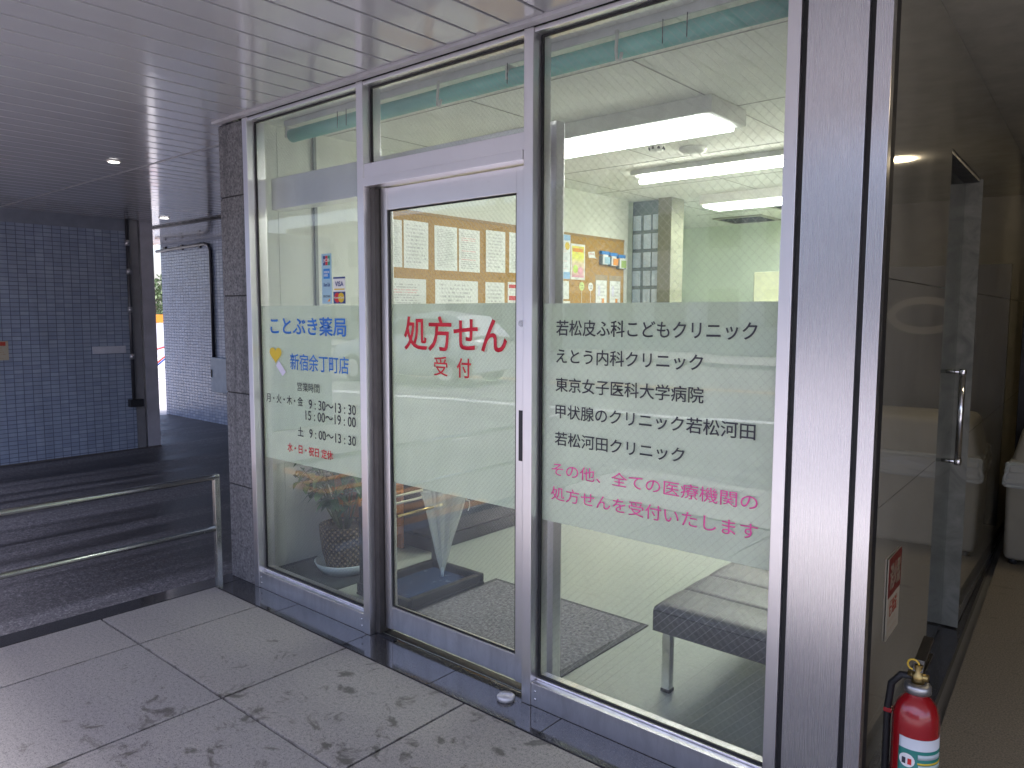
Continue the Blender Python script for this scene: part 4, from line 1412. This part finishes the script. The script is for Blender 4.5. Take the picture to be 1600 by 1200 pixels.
lathe_pts = [(EX - 0.012 + 0.014 * math.cos(q / 12 * 6.283), EY - 0.004, 0.520 + 0.014 * math.sin(q / 12 * 6.283)) for q in range(13)]
obj('safety_pin', tube(bm_new(), lathe_pts, 0.0028, 6), plain('yellow pin', (0.65, 0.42, 0.04), 0.4), t)
bm = bm_new()
tube(bm, [(EX - 0.012, EY, 0.486), (EX - 0.040, EY - 0.004, 0.484), (EX - 0.062, EY - 0.006, 0.455), (EX - 0.070, EY - 0.004, 0.38), (EX - 0.070, EY, 0.22), (EX - 0.069, EY, 0.10)], 0.0095, 10)
obj('hose', bm, RUBBER, t)
bm = bm_new()
box(bm, EX - 0.078, EX - 0.057, EY - 0.014, EY + 0.014, 0.372, 0.384, 0.002)
obj('hose_clip', bm, EXRED, t)


def wrap(bm, a0, a1, z0, z1, r, n=18):
    lo = [bm.verts.new((EX + r * math.cos(a0 + (a1 - a0) * i / n), EY + r * math.sin(a0 + (a1 - a0) * i / n), z0)) for i in range(n + 1)]
    hi = [bm.verts.new((v.co.x, v.co.y, z1)) for v in lo]
    for i in range(n):
        f = bm.faces.new((lo[i], lo[i + 1], hi[i + 1], hi[i]))
        f.smooth = True
    r_ = bmesh.ops.extrude_face_region(bm, geom=bm.faces[:])
    for v in r_['geom']:
        if isinstance(v, bmesh.types.BMVert):
            dx_, dy_ = v.co.x - EX, v.co.y - EY
            s__ = (r + 0.0006) / r
            v.co.x, v.co.y = EX + dx_ * s__, EY + dy_ * s__
    return bm


A0, A1 = RAD(-118), RAD(20)
lb = obj('label', wrap(bm_new(), A0, A1, 0.05, 0.342, R0 + 0.0004), flat('label white', (0.66, 0.68, 0.70), 0.4), t)
obj('green_field', wrap(bm_new(), A0, A1, 0.06, 0.312, R0 + 0.0012), flat('label green', (0.02, 0.20, 0.16), 0.4), lb)
obj('yellow_line', wrap(bm_new(), RAD(-70), A1, 0.276, 0.281, R0 + 0.0019), YELLOW, lb)
for q in range(7):
    wv_ = 0.30 - 0.034 * q if q else 0.300
    obj('print', wrap(bm_new(), RAD(-68 + 3 * (q % 3)), RAD(8 - 9 * (q % 2)), 0.262 - q * 0.026, 0.270 - q * 0.026 + (0.004 if q == 0 else 0), R0 + 0.0019), flat('label print %d' % q, (0.45, 0.55, 0.5), 0.4), lb)
obj('print', wrap(bm_new(), RAD(-70), RAD(0), 0.290, 0.303, R0 + 0.0019), flat('label print pale', (0.5, 0.58, 0.58), 0.4), lb)


def badge(z, col, inner, col2):
    bm = bm_new()
    ac = RAD(-95)
    n = 22
    vs = []
    for i in range(n):
        tt = 2 * math.pi * i / n
        da = 0.0185 * math.cos(tt) / R0
        r = R0 + 0.0030
        vs.append(bm.verts.new((EX + r * math.cos(ac + da), EY + r * math.sin(ac + da), z + 0.0185 * math.sin(tt))))
    ctr = bm.verts.new((EX + (R0 + 0.0030) * math.cos(ac), EY + (R0 + 0.0030) * math.sin(ac), z))
    for i in range(n):
        bm.faces.new((vs[i], vs[(i + 1) % n], ctr))
    bd = obj('badge', bm, col, lb)


    for s_, m2 in ((-1, inner), (1, col2)):
        bm2 = bm_new()
        r = R0 + 0.0036
        a2 = ac + s_ * 0.12
        box(bm2, -0.0045, 0.0045, -0.0004, 0.0004, -0.010, 0.006)
        bmesh.ops.rotate(bm2, verts=bm2.verts, cent=(0, 0, 0), matrix=Matrix.Rotation(a2 + math.pi / 2, 3, 'Z'))
        bmesh.ops.translate(bm2, verts=bm2.verts, vec=(EX + r * math.cos(a2), EY + r * math.sin(a2), z))
        obj('pictogram', bm2, m2, lb)


badge(0.282, WHITE, INK, REDP)
badge(0.230, YELLOW, INK, ORANGE)
badge(0.178, BRIGHTBLUE, WHITE, YELLOW)

# wrapped armchair and dark board at the end of the corridor
t = thing('armchair', 'pale armchair wrapped in clear plastic at the end of corridor', 'armchair', (-0.2, 3.3, 0))
CHAIRM = plain('beige upholstery', (0.34, 0.32, 0.26), 0.6, 0, 0.08, 6)
bm = bm_new()


def taper_box(bm, x0, x1, y0, y1, z0, z1, sx, sy, bev=0.02):
    box(bm, x0, x1, y0, y1, z0, z1)
    cx, cy = (x0 + x1) / 2, (y0 + y1) / 2
    vs = list(bm.verts)[-8:]
    for v in vs:
        if v.co.z > (z0 + z1) / 2:
            v.co.x = cx + (v.co.x - cx) * sx
            v.co.y = cy + (v.co.y - cy) * sy
    es = {e for v in vs for e in v.link_edges}
    bmesh.ops.bevel(bm, geom=list(es), offset=bev, segments=3, profile=0.5, affect='EDGES')


taper_box(bm, -0.645, 0.20, 3.05, 3.75, 0.03, 0.53, 1.02, 1.0, 0.03)
for f in bm.faces:
    f.smooth = True
obj('seat', bm, CHAIRM, t)
bm = bm_new()
taper_box(bm, -0.655, 0.21, 3.10, 3.75, 0.535, 0.815, 0.86, 0.85, 0.04)
for f in bm.faces:
    f.smooth = True
obj('backrest', bm, CHAIRM, t)
bm = bm_new()
taper_box(bm, -0.668, 0.225, 3.03, 3.77, 0.46, 0.60, 0.97, 0.97, 0.02)
bmesh.ops.subdivide_edges(bm, edges=bm.edges[:], cuts=3, use_grid_fill=True)
r2 = random.Random(3)
for v in bm.verts:
    v.co += Vector((r2.uniform(-1, 1), r2.uniform(-1, 1), r2.uniform(-1, 1))) * 0.008
obj('plastic_wrap', bm, VINYLC, t)
for xx in (-0.6, 0.15):
    for yy in (3.1, 3.7):
        obj('leg', tube(bm_new(), [(xx, yy, 0.002), (xx, yy, 0.035)], 0.02, 10), BLACKMETAL, t)
t = thing('dark_board', 'tall black panel with pale ring lettering behind the wrapped armchair', 'panel', (-0.1, 4.0, 0))
obj('panel', box(bm_new(), -0.715, 0.75, 3.84, 3.90, 0.03, 1.78, 0.004), plain('black panel', (0.006, 0.007, 0.010), 0.45), t)


def arc(cx, cz, rx, rz, a0, a1, wd, mat, par, y):
    bm = bm_new()
    n = 40
    o_, i_ = [], []
    for i in range(n + 1):
        tt = a0 + (a1 - a0) * i / n
        o_.append((cx + rx * math.cos(tt), y, cz + rz * math.sin(tt)))
        i_.append((cx + (rx - wd) * math.cos(tt), y, cz + (rz - wd) * math.sin(tt)))
    for i in range(n):
        poly_prism(bm, [o_[i], o_[i + 1], i_[i + 1], i_[i]], (0, -0.004, 0))
    return obj('ring_letter', bm, mat, par)


RINGM = flat('pale letter', (0.16, 0.155, 0.14))
arc(-0.22, 1.44, 0.23, 0.13, 0, 6.283, 0.05, RINGM, t, 3.838)
arc(0.42, 1.44, 0.23, 0.13, 0.6, 5.6, 0.05, RINGM, t, 3.838)
arc(0.30, 1.12, 0.16, 0.12, 0.0, 4.7, 0.045, RINGM, t, 3.838)
tag(bx('corridor_wall', -1.2, 3.2, 5.5, 5.6, 0, SOFZ, plain('end wall', (0.30, 0.27, 0.20), 0.5)), 'brown end wall closing the far end of the corridor', 'wall')
tag(bx('corridor_wall', 2.3, 2.4, 0.0, 5.5, 0, SOFZ, plain('side wall', (0.26, 0.23, 0.17), 0.4)), 'brown side wall of the corridor opposite the marble one', 'wall')
DLM = emit('downlight glow', (1.0, 0.82, 0.54), 24.0)
DLD = plain('downlight ring', (0.7, 0.68, 0.62), 0.3)


def downlight(xx, yy, zz, r, lab, glow):
    t = thing('downlight', lab, 'downlight', (xx, yy, zz), 'recessed downlights')
    bm = bm_new()
    lathe(bm, [(r * 1.25, 0), (r * 1.22, -0.006), (r, -0.007), (r * 0.98, -0.001)], (xx, yy, zz), 28)
    obj('trim_ring', bm, DLD, t)
    obj('lamp', lathe(bm_new(), [(r * 0.9, -0.0075), (r * 0.9, -0.009)], (xx, yy, zz), 24), glow, t)


downlight(-0.10, 3.30, SOFZ, 0.085, 'warm lit downlight over the corridor in front of the armchair', DLM)
downlight(0.75, 1.25, SOFZ, 0.085, 'warm lit downlight over the corridor near its mouth', DLM)
DLW = emit('cool downlight glow', (1.0, 0.97, 0.95), 3.0)
downlight(-5.28, 0.06, SOFZ, 0.036, 'small lit downlight in the strip soffit over the near driveway', DLW)
downlight(-7.95, 1.62, SOFZ, 0.045, 'small downlight in the soffit deep in the passage near the tiled walls', DLW)

# ================================================================== PASSAGE AT THE LEFT
t = thing('tiled_wall', 'dark blue tiled wall along the far side of driveway', 'wall', (-8.5, -1, 0))
obj('tile_face', box(bm_new(), -8.60, -8.40, -3.9, 1.445, -0.05, 2.30), TILE_Y, t)
obj('lintel', box(bm_new(), -8.60, -8.395, -3.9, 1.445, 2.301, SOFZ - 0.001), plain('dark lintel', (0.20, 0.22, 0.27), 0.5), t)
obj('jamb', box(bm_new(), -8.58, -8.405, 1.447, 1.54, -0.05, SOFZ - 0.001, 0.004), plain('jamb grey', (0.27, 0.265, 0.28), 0.4, 0.2), t)
obj('end_block', box(bm_new(), -8.58, -8.41, 1.565, 1.70, -0.05, SOFZ - 0.001), plain('end block grey', (0.42, 0.41, 0.46), 0.5), t)
obj('skirting', box(bm_new(), -8.60, -8.385, -3.9, 1.70, -0.055, -0.018), plain('skirting concrete', (0.09, 0.08, 0.075), 0.8), t)
t = thing('drainpipe', 'vertical steel drainpipe with couplings at the end of blue tiled wall', 'drainpipe', (-8.38, 1.42, 0))
obj('pipe', tube(bm_new(), [(-8.375, 1.415, 0.52), (-8.375, 1.415, SOFZ - 0.002)], 0.018, 12), plain('grey pipe', (0.09, 0.09, 0.10), 0.35, 0.5), t)
CPL = plain('bright coupling', (0.45, 0.44, 0.46), 0.3, 0.7)
for zz in (0.95, 1.45, 1.85, 2.15):
    obj('coupling', tube(bm_new(), [(-8.375, 1.415, zz), (-8.375, 1.415, zz + 0.06)], 0.024, 12), CPL, t)
obj('shoe', box(bm_new(), -8.398, -8.33, 1.36, 1.50, 0.44, 0.52, 0.004), DARKMETAL, t)
o = bx('blank_plate', -8.399, -8.392, 1.03, 1.36, 1.02, 1.095, plain('white plate', (0.52, 0.53, 0.60), 0.5))
tag(o, 'blank whitish strip plate on the dark blue tiled wall', 'plate')
t = thing('wall_notice', 'cream notice with red header on blue tiles at the left picture edge', 'notice', (-8.398, 0.15, 1.0))
obj('sheet', box(bm_new(), -8.399, -8.394, 0.02, 0.278, 0.99, 1.173), CREAMP, t)
obj('header', box(bm_new(), -8.3935, -8.392, 0.03, 0.255, 1.128, 1.165), plain('notice red', (0.42, 0.05, 0.03), 0.5), t)

t = thing('tiled_wall', 'light blue tiled wall across the passage beside the bright street gap', 'wall', (-7.5, 3.1, 0))
obj('tile_face', box(bm_new(), -11.08, -3.80, 3.002, 3.20, -0.05, 2.40), TILE_X, t)
obj('coping', box(bm_new(), -11.08, -3.80, 3.004, 3.20, 2.401, SOFZ + 0.015), plain('coping', (0.16, 0.18, 0.24), 0.5), t)
t = thing('cable_conduit', 'dark cable conduit running along the top of light blue tiles and down', 'conduit', (-9.6, 2.98, 0))
CON = plain('dark conduit', (0.02, 0.02, 0.03), 0.4)
obj('pipe', tube(bm_new(), [(-11.15, 2.978, 2.33), (-9.75, 2.978, 2.36), (-9.64, 2.978, 2.34), (-9.60, 2.978, 2.26), (-9.60, 2.978, 0.86)], 0.022, 10), CON, t)
for xx in (-10.9, -10.4, -9.9):
    obj('clip', box(bm_new(), xx - 0.03, xx + 0.03, 2.972, 3.0015, 2.315, 2.385, 0.003), CON, t)
t = thing('meter_box', 'grey blue meter box on light blue tiles beside the granite pier', 'meter box', (-9.35, 2.97, 0.4))
obj('body', box(bm_new(), -9.60, -9.15, 2.93, 3.0015, 0.40, 0.86, 0.008), plain('meter box paint', (0.20, 0.25, 0.32), 0.5), t)
obj('latch', box(bm_new(), -9.585, -9.565, 2.92, 2.93, 0.60, 0.70), RUBBER, t)

# handrail on the pavement edge
t = thing('handrail', 'low stainless double handrail along the pavement edge at left', 'handrail', (-3.71, -1.3, 0))
RAILM = plain('rail stainless', (0.52, 0.53, 0.50), 0.24, 1.0, 0.06)
for yy in (-0.135, -2.45):
    obj('post', box(bm_new(), -3.725, -3.695, yy - 0.015, yy + 0.015, 0.0015, 0.607, 0.003), RAILM, t)
obj('rail', tube(bm_new(), [(-3.71, -0.121, 0.592), (-3.71, -2.464, 0.592)], 0.0155, 14), RAILM, t)
obj('rail', tube(bm_new(), [(-3.71, -0.15, 0.320), (-3.71, -2.435, 0.320)], 0.0145, 14), RAILM, t)

# ================================================================== STREET SEEN THROUGH THE GAP AND IN REFLECTIONS
bx('alley_road', -60, -11.1, -3.9, 30, -0.055, -0.045, WALKM)['kind'] = 'structure'
t = thing('hoarding', 'white hoarding with orange top band beyond the passage gap', 'hoarding', (-24.5, 9, 0))
obj('board', box(bm_new(), -26, -25.9, 4, 13, -0.05, 1.12), WHITE, t)
obj('orange_band', box(bm_new(), -26.02, -25.88, 4, 13, 1.125, 1.40), ORANGE, t)


def bicycle(x, y, rot, frame_mat, lab):
    t = thing('bicycle', lab, 'bicycle', (x, y, -0.045), 'bicycles parked beyond the passage')
    M = Matrix.Translation((x, y, -0.045)) @ Matrix.Rotation(rot, 4, 'Z')

    def W(p):
        return M @ Vector(p)

    for cx in (-0.52, 0.52):
        bm = bm_new()
        tube(bm, [W((cx + 0.33 * math.cos(q / 24 * 6.2832), 0, 0.33 + 0.33 * math.sin(q / 24 * 6.2832))) for q in range(25)], 0.018, 6)
        wh = obj('wheel', bm, RUBBER, t)
        bm = bm_new()
        for q in range(10):
            an = q / 10 * 6.2832
            tube(bm, [W((cx, 0, 0.33)), W((cx + 0.31 * math.cos(an), 0, 0.33 + 0.31 * math.sin(an)))], 0.003, 4)
        obj('spokes', bm, CHROME, wh)
    bm = bm_new()
    for a_, b_ in (((-0.52, 0, 0.33), (-0.12, 0, 0.30)), ((-0.12, 0, 0.30), (0.36, 0, 0.72)), ((-0.12, 0, 0.30), (-0.22, 0, 0.78)), ((-0.22, 0, 0.62), (-0.52, 0, 0.33)), ((0.52, 0, 0.33), (0.34, 0, 0.95)), ((-0.20, 0, 0.66), (0.37, 0, 0.82))):
        tube(bm, [W(a_), W(b_)], 0.018, 8)
    obj('frame', bm, frame_mat, t)
    bm = bm_new()
    tube(bm, [W((0.22, -0.28, 1.0)), W((0.34, -0.1, 0.97)), W((0.34, 0.1, 0.97)), W((0.22, 0.28, 1.0))], 0.012, 8)
    obj('handlebar', bm, CHROME, t)
    bm = bm_new()
    for z0, z1, r in ((0.80, 0.84, 0.10),):
        lathe(bm, [(0.03, 0), (r, 0.02), (r * 0.9, 0.045), (0.001, 0.055)], W((-0.24, 0, 0.80)), 14)
    obj('saddle', bm, RUBBER, t)
    bm = bm_new()
    c0 = W((0.58, 0, 0.85))
    box(bm, c0.x - 0.14, c0.x + 0.14, c0.y - 0.17, c0.y + 0.17, c0.z - 0.1, c0.z + 0.12, 0.01)
    obj('basket', bm, DARKMETAL, t)


bicycle(-16.3, 5.2, 1.2, plain('bike red', (0.5, 0.05, 0.04), 0.35), 'red bicycle parked beyond the gap between the tiled walls')
bicycle(-17.2, 5.75, 1.1, plain('bike blue', (0.04, 0.10, 0.4), 0.35), 'blue bicycle parked just behind the red one')


def tree(x, y, h, rad, seed, lab, n=1400):
    rr = random.Random(seed)
    t = thing('tree', lab, 'tree', (x, y, 0))
    bm = bm_new()
    tube(bm, [(x, y, -0.05), (x + 0.05, y, h * 0.3), (x - 0.04, y + 0.06, h * 0.6), (x, y, h * 0.85)], [rad * 0.09, rad * 0.07, rad * 0.05, rad * 0.02], 8)
    for q in range(7):
        an = rr.uniform(0, 6.28)
        tube(bm, [(x, y, h * (0.35 + 0.06 * q)), (x + rad * 0.6 * math.cos(an), y + rad * 0.6 * math.sin(an), h * (0.5 + 0.06 * q))], [rad * 0.03, rad * 0.012], 6)
    obj('trunk', bm, plain('bark %d' % seed, (0.10, 0.075, 0.05), 0.9), t)
    bm = bm_new()
    clumps = [(x + rr.uniform(-0.65, 0.65) * rad, y + rr.uniform(-0.65, 0.65) * rad, h * rr.uniform(0.45, 0.95), rad * rr.uniform(0.3, 0.5)) for _ in range(16)]
    for q in range(n):
        cx, cy, cz, cr = rr.choice(clumps)
        d = Vector((rr.gauss(0, 1), rr.gauss(0, 1), rr.gauss(0, 0.8))).normalized() * cr * rr.uniform(0.4, 1.05)
        c0 = Vector((cx, cy, cz)) + d
        u = Vector((rr.gauss(0, 1), rr.gauss(0, 1), rr.gauss(0, 1))).normalized()
        v = u.orthogonal().normalized()
        s_ = rr.uniform(0.06, 0.13) * rad * 0.55
        quad(bm, c0 - u * s_, c0 + v * s_ * 0.5, c0 + u * s_, c0 - v * s_ * 0.5)
    k = NB('tree leaves %d' % seed)
    k.set(Base_Color=k.ramp(k.noise(k.coord(), 2.5, 3), [(0.3, (0.035, 0.07, 0.02)), (0.7, (0.09, 0.14, 0.045))]), Roughness=0.6)
    obj('crown', bm, k.m, t)


tree(-31.5, 12.0, 2.7, 1.6, 11, 'low green tree behind the orange banded hoarding')
tree(-17.0, -20.0, 6.5, 2.6, 12, 'street tree on the far pavement, mirrored in the left window', 2600)
tree(-4.0, -20.3, 6.0, 2.4, 13, 'street tree on the far pavement opposite the corridor', 2600)


def far_building(x0, x1, y0, y1, h, col, lab, floors):
    t = thing('building', lab, 'building', ((x0 + x1) / 2, (y0 + y1) / 2, 0), 'buildings across the street')
    obj('wall', box(bm_new(), x0, x1, y0, y1, -0.05, h), plain('facade %.1f' % x0, col, 0.8, 0, 0.08, 1.0), t)
    obj('roof', box(bm_new(), x0 - 0.15, x1 + 0.15, y0 - 0.15, y1 + 0.15, h + 0.002, h + 0.25), plain('parapet %.1f' % x0, tuple(v * 0.7 for v in col), 0.8), t)
    gm = plain('window glass %.1f' % x0, (0.06, 0.08, 0.10), 0.1)
    fm = plain('window frame %.1f' % x0, (0.5, 0.5, 0.5), 0.5)
    n = int((x1 - x0) / 2.4)
    for f in range(floors):
        for q in range(n):
            xa = x0 + 0.7 + q * (x1 - x0 - 0.6) / n
            za = 1.0 + f * 3.0
            wn = obj('window', box(bm_new(), xa, xa + 1.3, y1 + 0.001, y1 + 0.03, za, za + 1.4), gm, t)
            bm = bm_new()
            for a_ in ((xa - 0.06, xa - 0.001, za - 0.06, za + 1.46), (xa + 1.301, xa + 1.36, za - 0.06, za + 1.46), (xa, xa + 1.3, za - 0.06, za - 0.001), (xa, xa + 1.3, za + 1.401, za + 1.46)):
                box(bm, a_[0], a_[1], y1 + 0.001, y1 + 0.06, a_[2], a_[3])
            obj('frame', bm, fm, wn)


far_building(-40, -22, -34, -24, 6.2, (0.46, 0.44, 0.41), 'long low beige building across the street', 2)
far_building(-21, -9, -34, -25, 9.2, (0.58, 0.58, 0.58), 'pale grey three storey building across the street', 3)
far_building(-8, 12, -36, -24.5, 6.4, (0.44, 0.38, 0.34), 'brown two storey building across the street', 2)

# white car on the road, mirrored in the door glass
t = thing('parked_car', 'white hatchback on the road, mirrored in the sliding door', 'car', (-12.4, -9.2, -0.03))
CM = Matrix.Translation((-12.4, -9.2, -0.03)) @ Matrix.Rotation(RAD(-8), 4, 'Z')
CARW = plain('white car paint', (0.78, 0.78, 0.79), 0.25, 0, 0.02, 5, 0, 100, 0.5, 0.8)
prof = [(-1.95, 0.28, 0.62, 0.80), (-1.8, 0.22, 0.78, 0.84), (-1.2, 0.20, 0.92, 0.86), (-0.75, 0.20, 0.98, 0.87), (0.0, 0.20, 1.0, 0.87), (0.9, 0.20, 1.0, 0.87), (1.6, 0.22, 0.98, 0.85), (1.9, 0.30, 0.85, 0.80)]
bm = bm_new()
rings_ = []
for x, zb, zt, hw in prof:
    pts = [(x, -hw * 0.96, zb), (x, -hw, (zb + zt) / 2), (x, -hw * 0.94, zt), (x, 0, zt + 0.03), (x, hw * 0.94, zt), (x, hw, (zb + zt) / 2), (x, hw * 0.96, zb)]
    rings_.append([bm.verts.new(CM @ Vector(p)) for p in pts])
for a_, b_ in zip(rings_, rings_[1:]):
    for i in range(7):
        f = bm.faces.new((a_[i], a_[(i + 1) % 7], b_[(i + 1) % 7], b_[i]))
        f.smooth = True
bm.faces.new(rings_[0])
bm.faces.new(rings_[-1])
obj('body', bm, CARW, t)
bm = bm_new()
rings_ = []
for x, zt, hw in ((-0.85, 1.0, 0.80), (-0.15, 1.44, 0.66), (0.7, 1.50, 0.66), (1.35, 1.42, 0.64), (1.75, 1.0, 0.78)):
    rings_.append([bm.verts.new(CM @ Vector(p)) for p in ((x, -0.80, 0.99), (x, -hw, zt), (x, 0, zt + 0.03), (x, hw, zt), (x, 0.80, 0.99))])
for a_, b_ in zip(rings_, rings_[1:]):
    for i in range(5):
        f = bm.faces.new((a_[i], a_[(i + 1) % 5], b_[(i + 1) % 5], b_[i]))
        f.smooth = False
bm.faces.new(rings_[0])
bm.faces.new(rings_[-1])
obj('cabin', bm, CARW, t)
for sy in (-1, 1):
    bm = bm_new()
    for xa, xb in ((-0.50, 0.38), (0.44, 1.25)):
        ts = [(xa - (0.05 if xa < 0 else 0), 1.04), (xb, 1.04), (xb - (0 if xb < 1 else 0.08), 1.36), (xa + (0.40 if xa < 0 else 0.0), 1.36)]
        pts3 = [CM @ Vector((u, sy * (0.805 - (v - 1.0) * 0.29), v)) for u, v in ts]
        d_ = CM.to_3x3() @ Vector((0, sy * 0.006, 0))
        poly_prism(bm, pts3, d_)
    obj('side_window', bm, plain('car glass %d' % sy, (0.02, 0.025, 0.03), 0.05), t)
    bm = bm_new()
    lathe(bm, [(0.001, 0), (0.09, 0.0), (0.09, 0.04), (0.001, 0.04)], CM @ Vector((-1.82, sy * 0.62, 0.68)), 12, 'x')
    obj('headlight', bm, CHROME, t)
for xx in (-1.25, 1.25):
    for sy in (-1, 1):
        bm = bm_new()
        c0, c1 = CM @ Vector((xx, sy * 0.70, 0.30)), CM @ Vector((xx, sy * 0.89, 0.30))
        tube(bm, [c0, c1], 0.30, 24)
        wh = obj('wheel', bm, RUBBER, t)
        bm = bm_new()
        tube(bm, [c1, CM @ Vector((xx, sy * 0.905, 0.30))], 0.19, 20)
        obj('rim', bm, CHROME, wh)
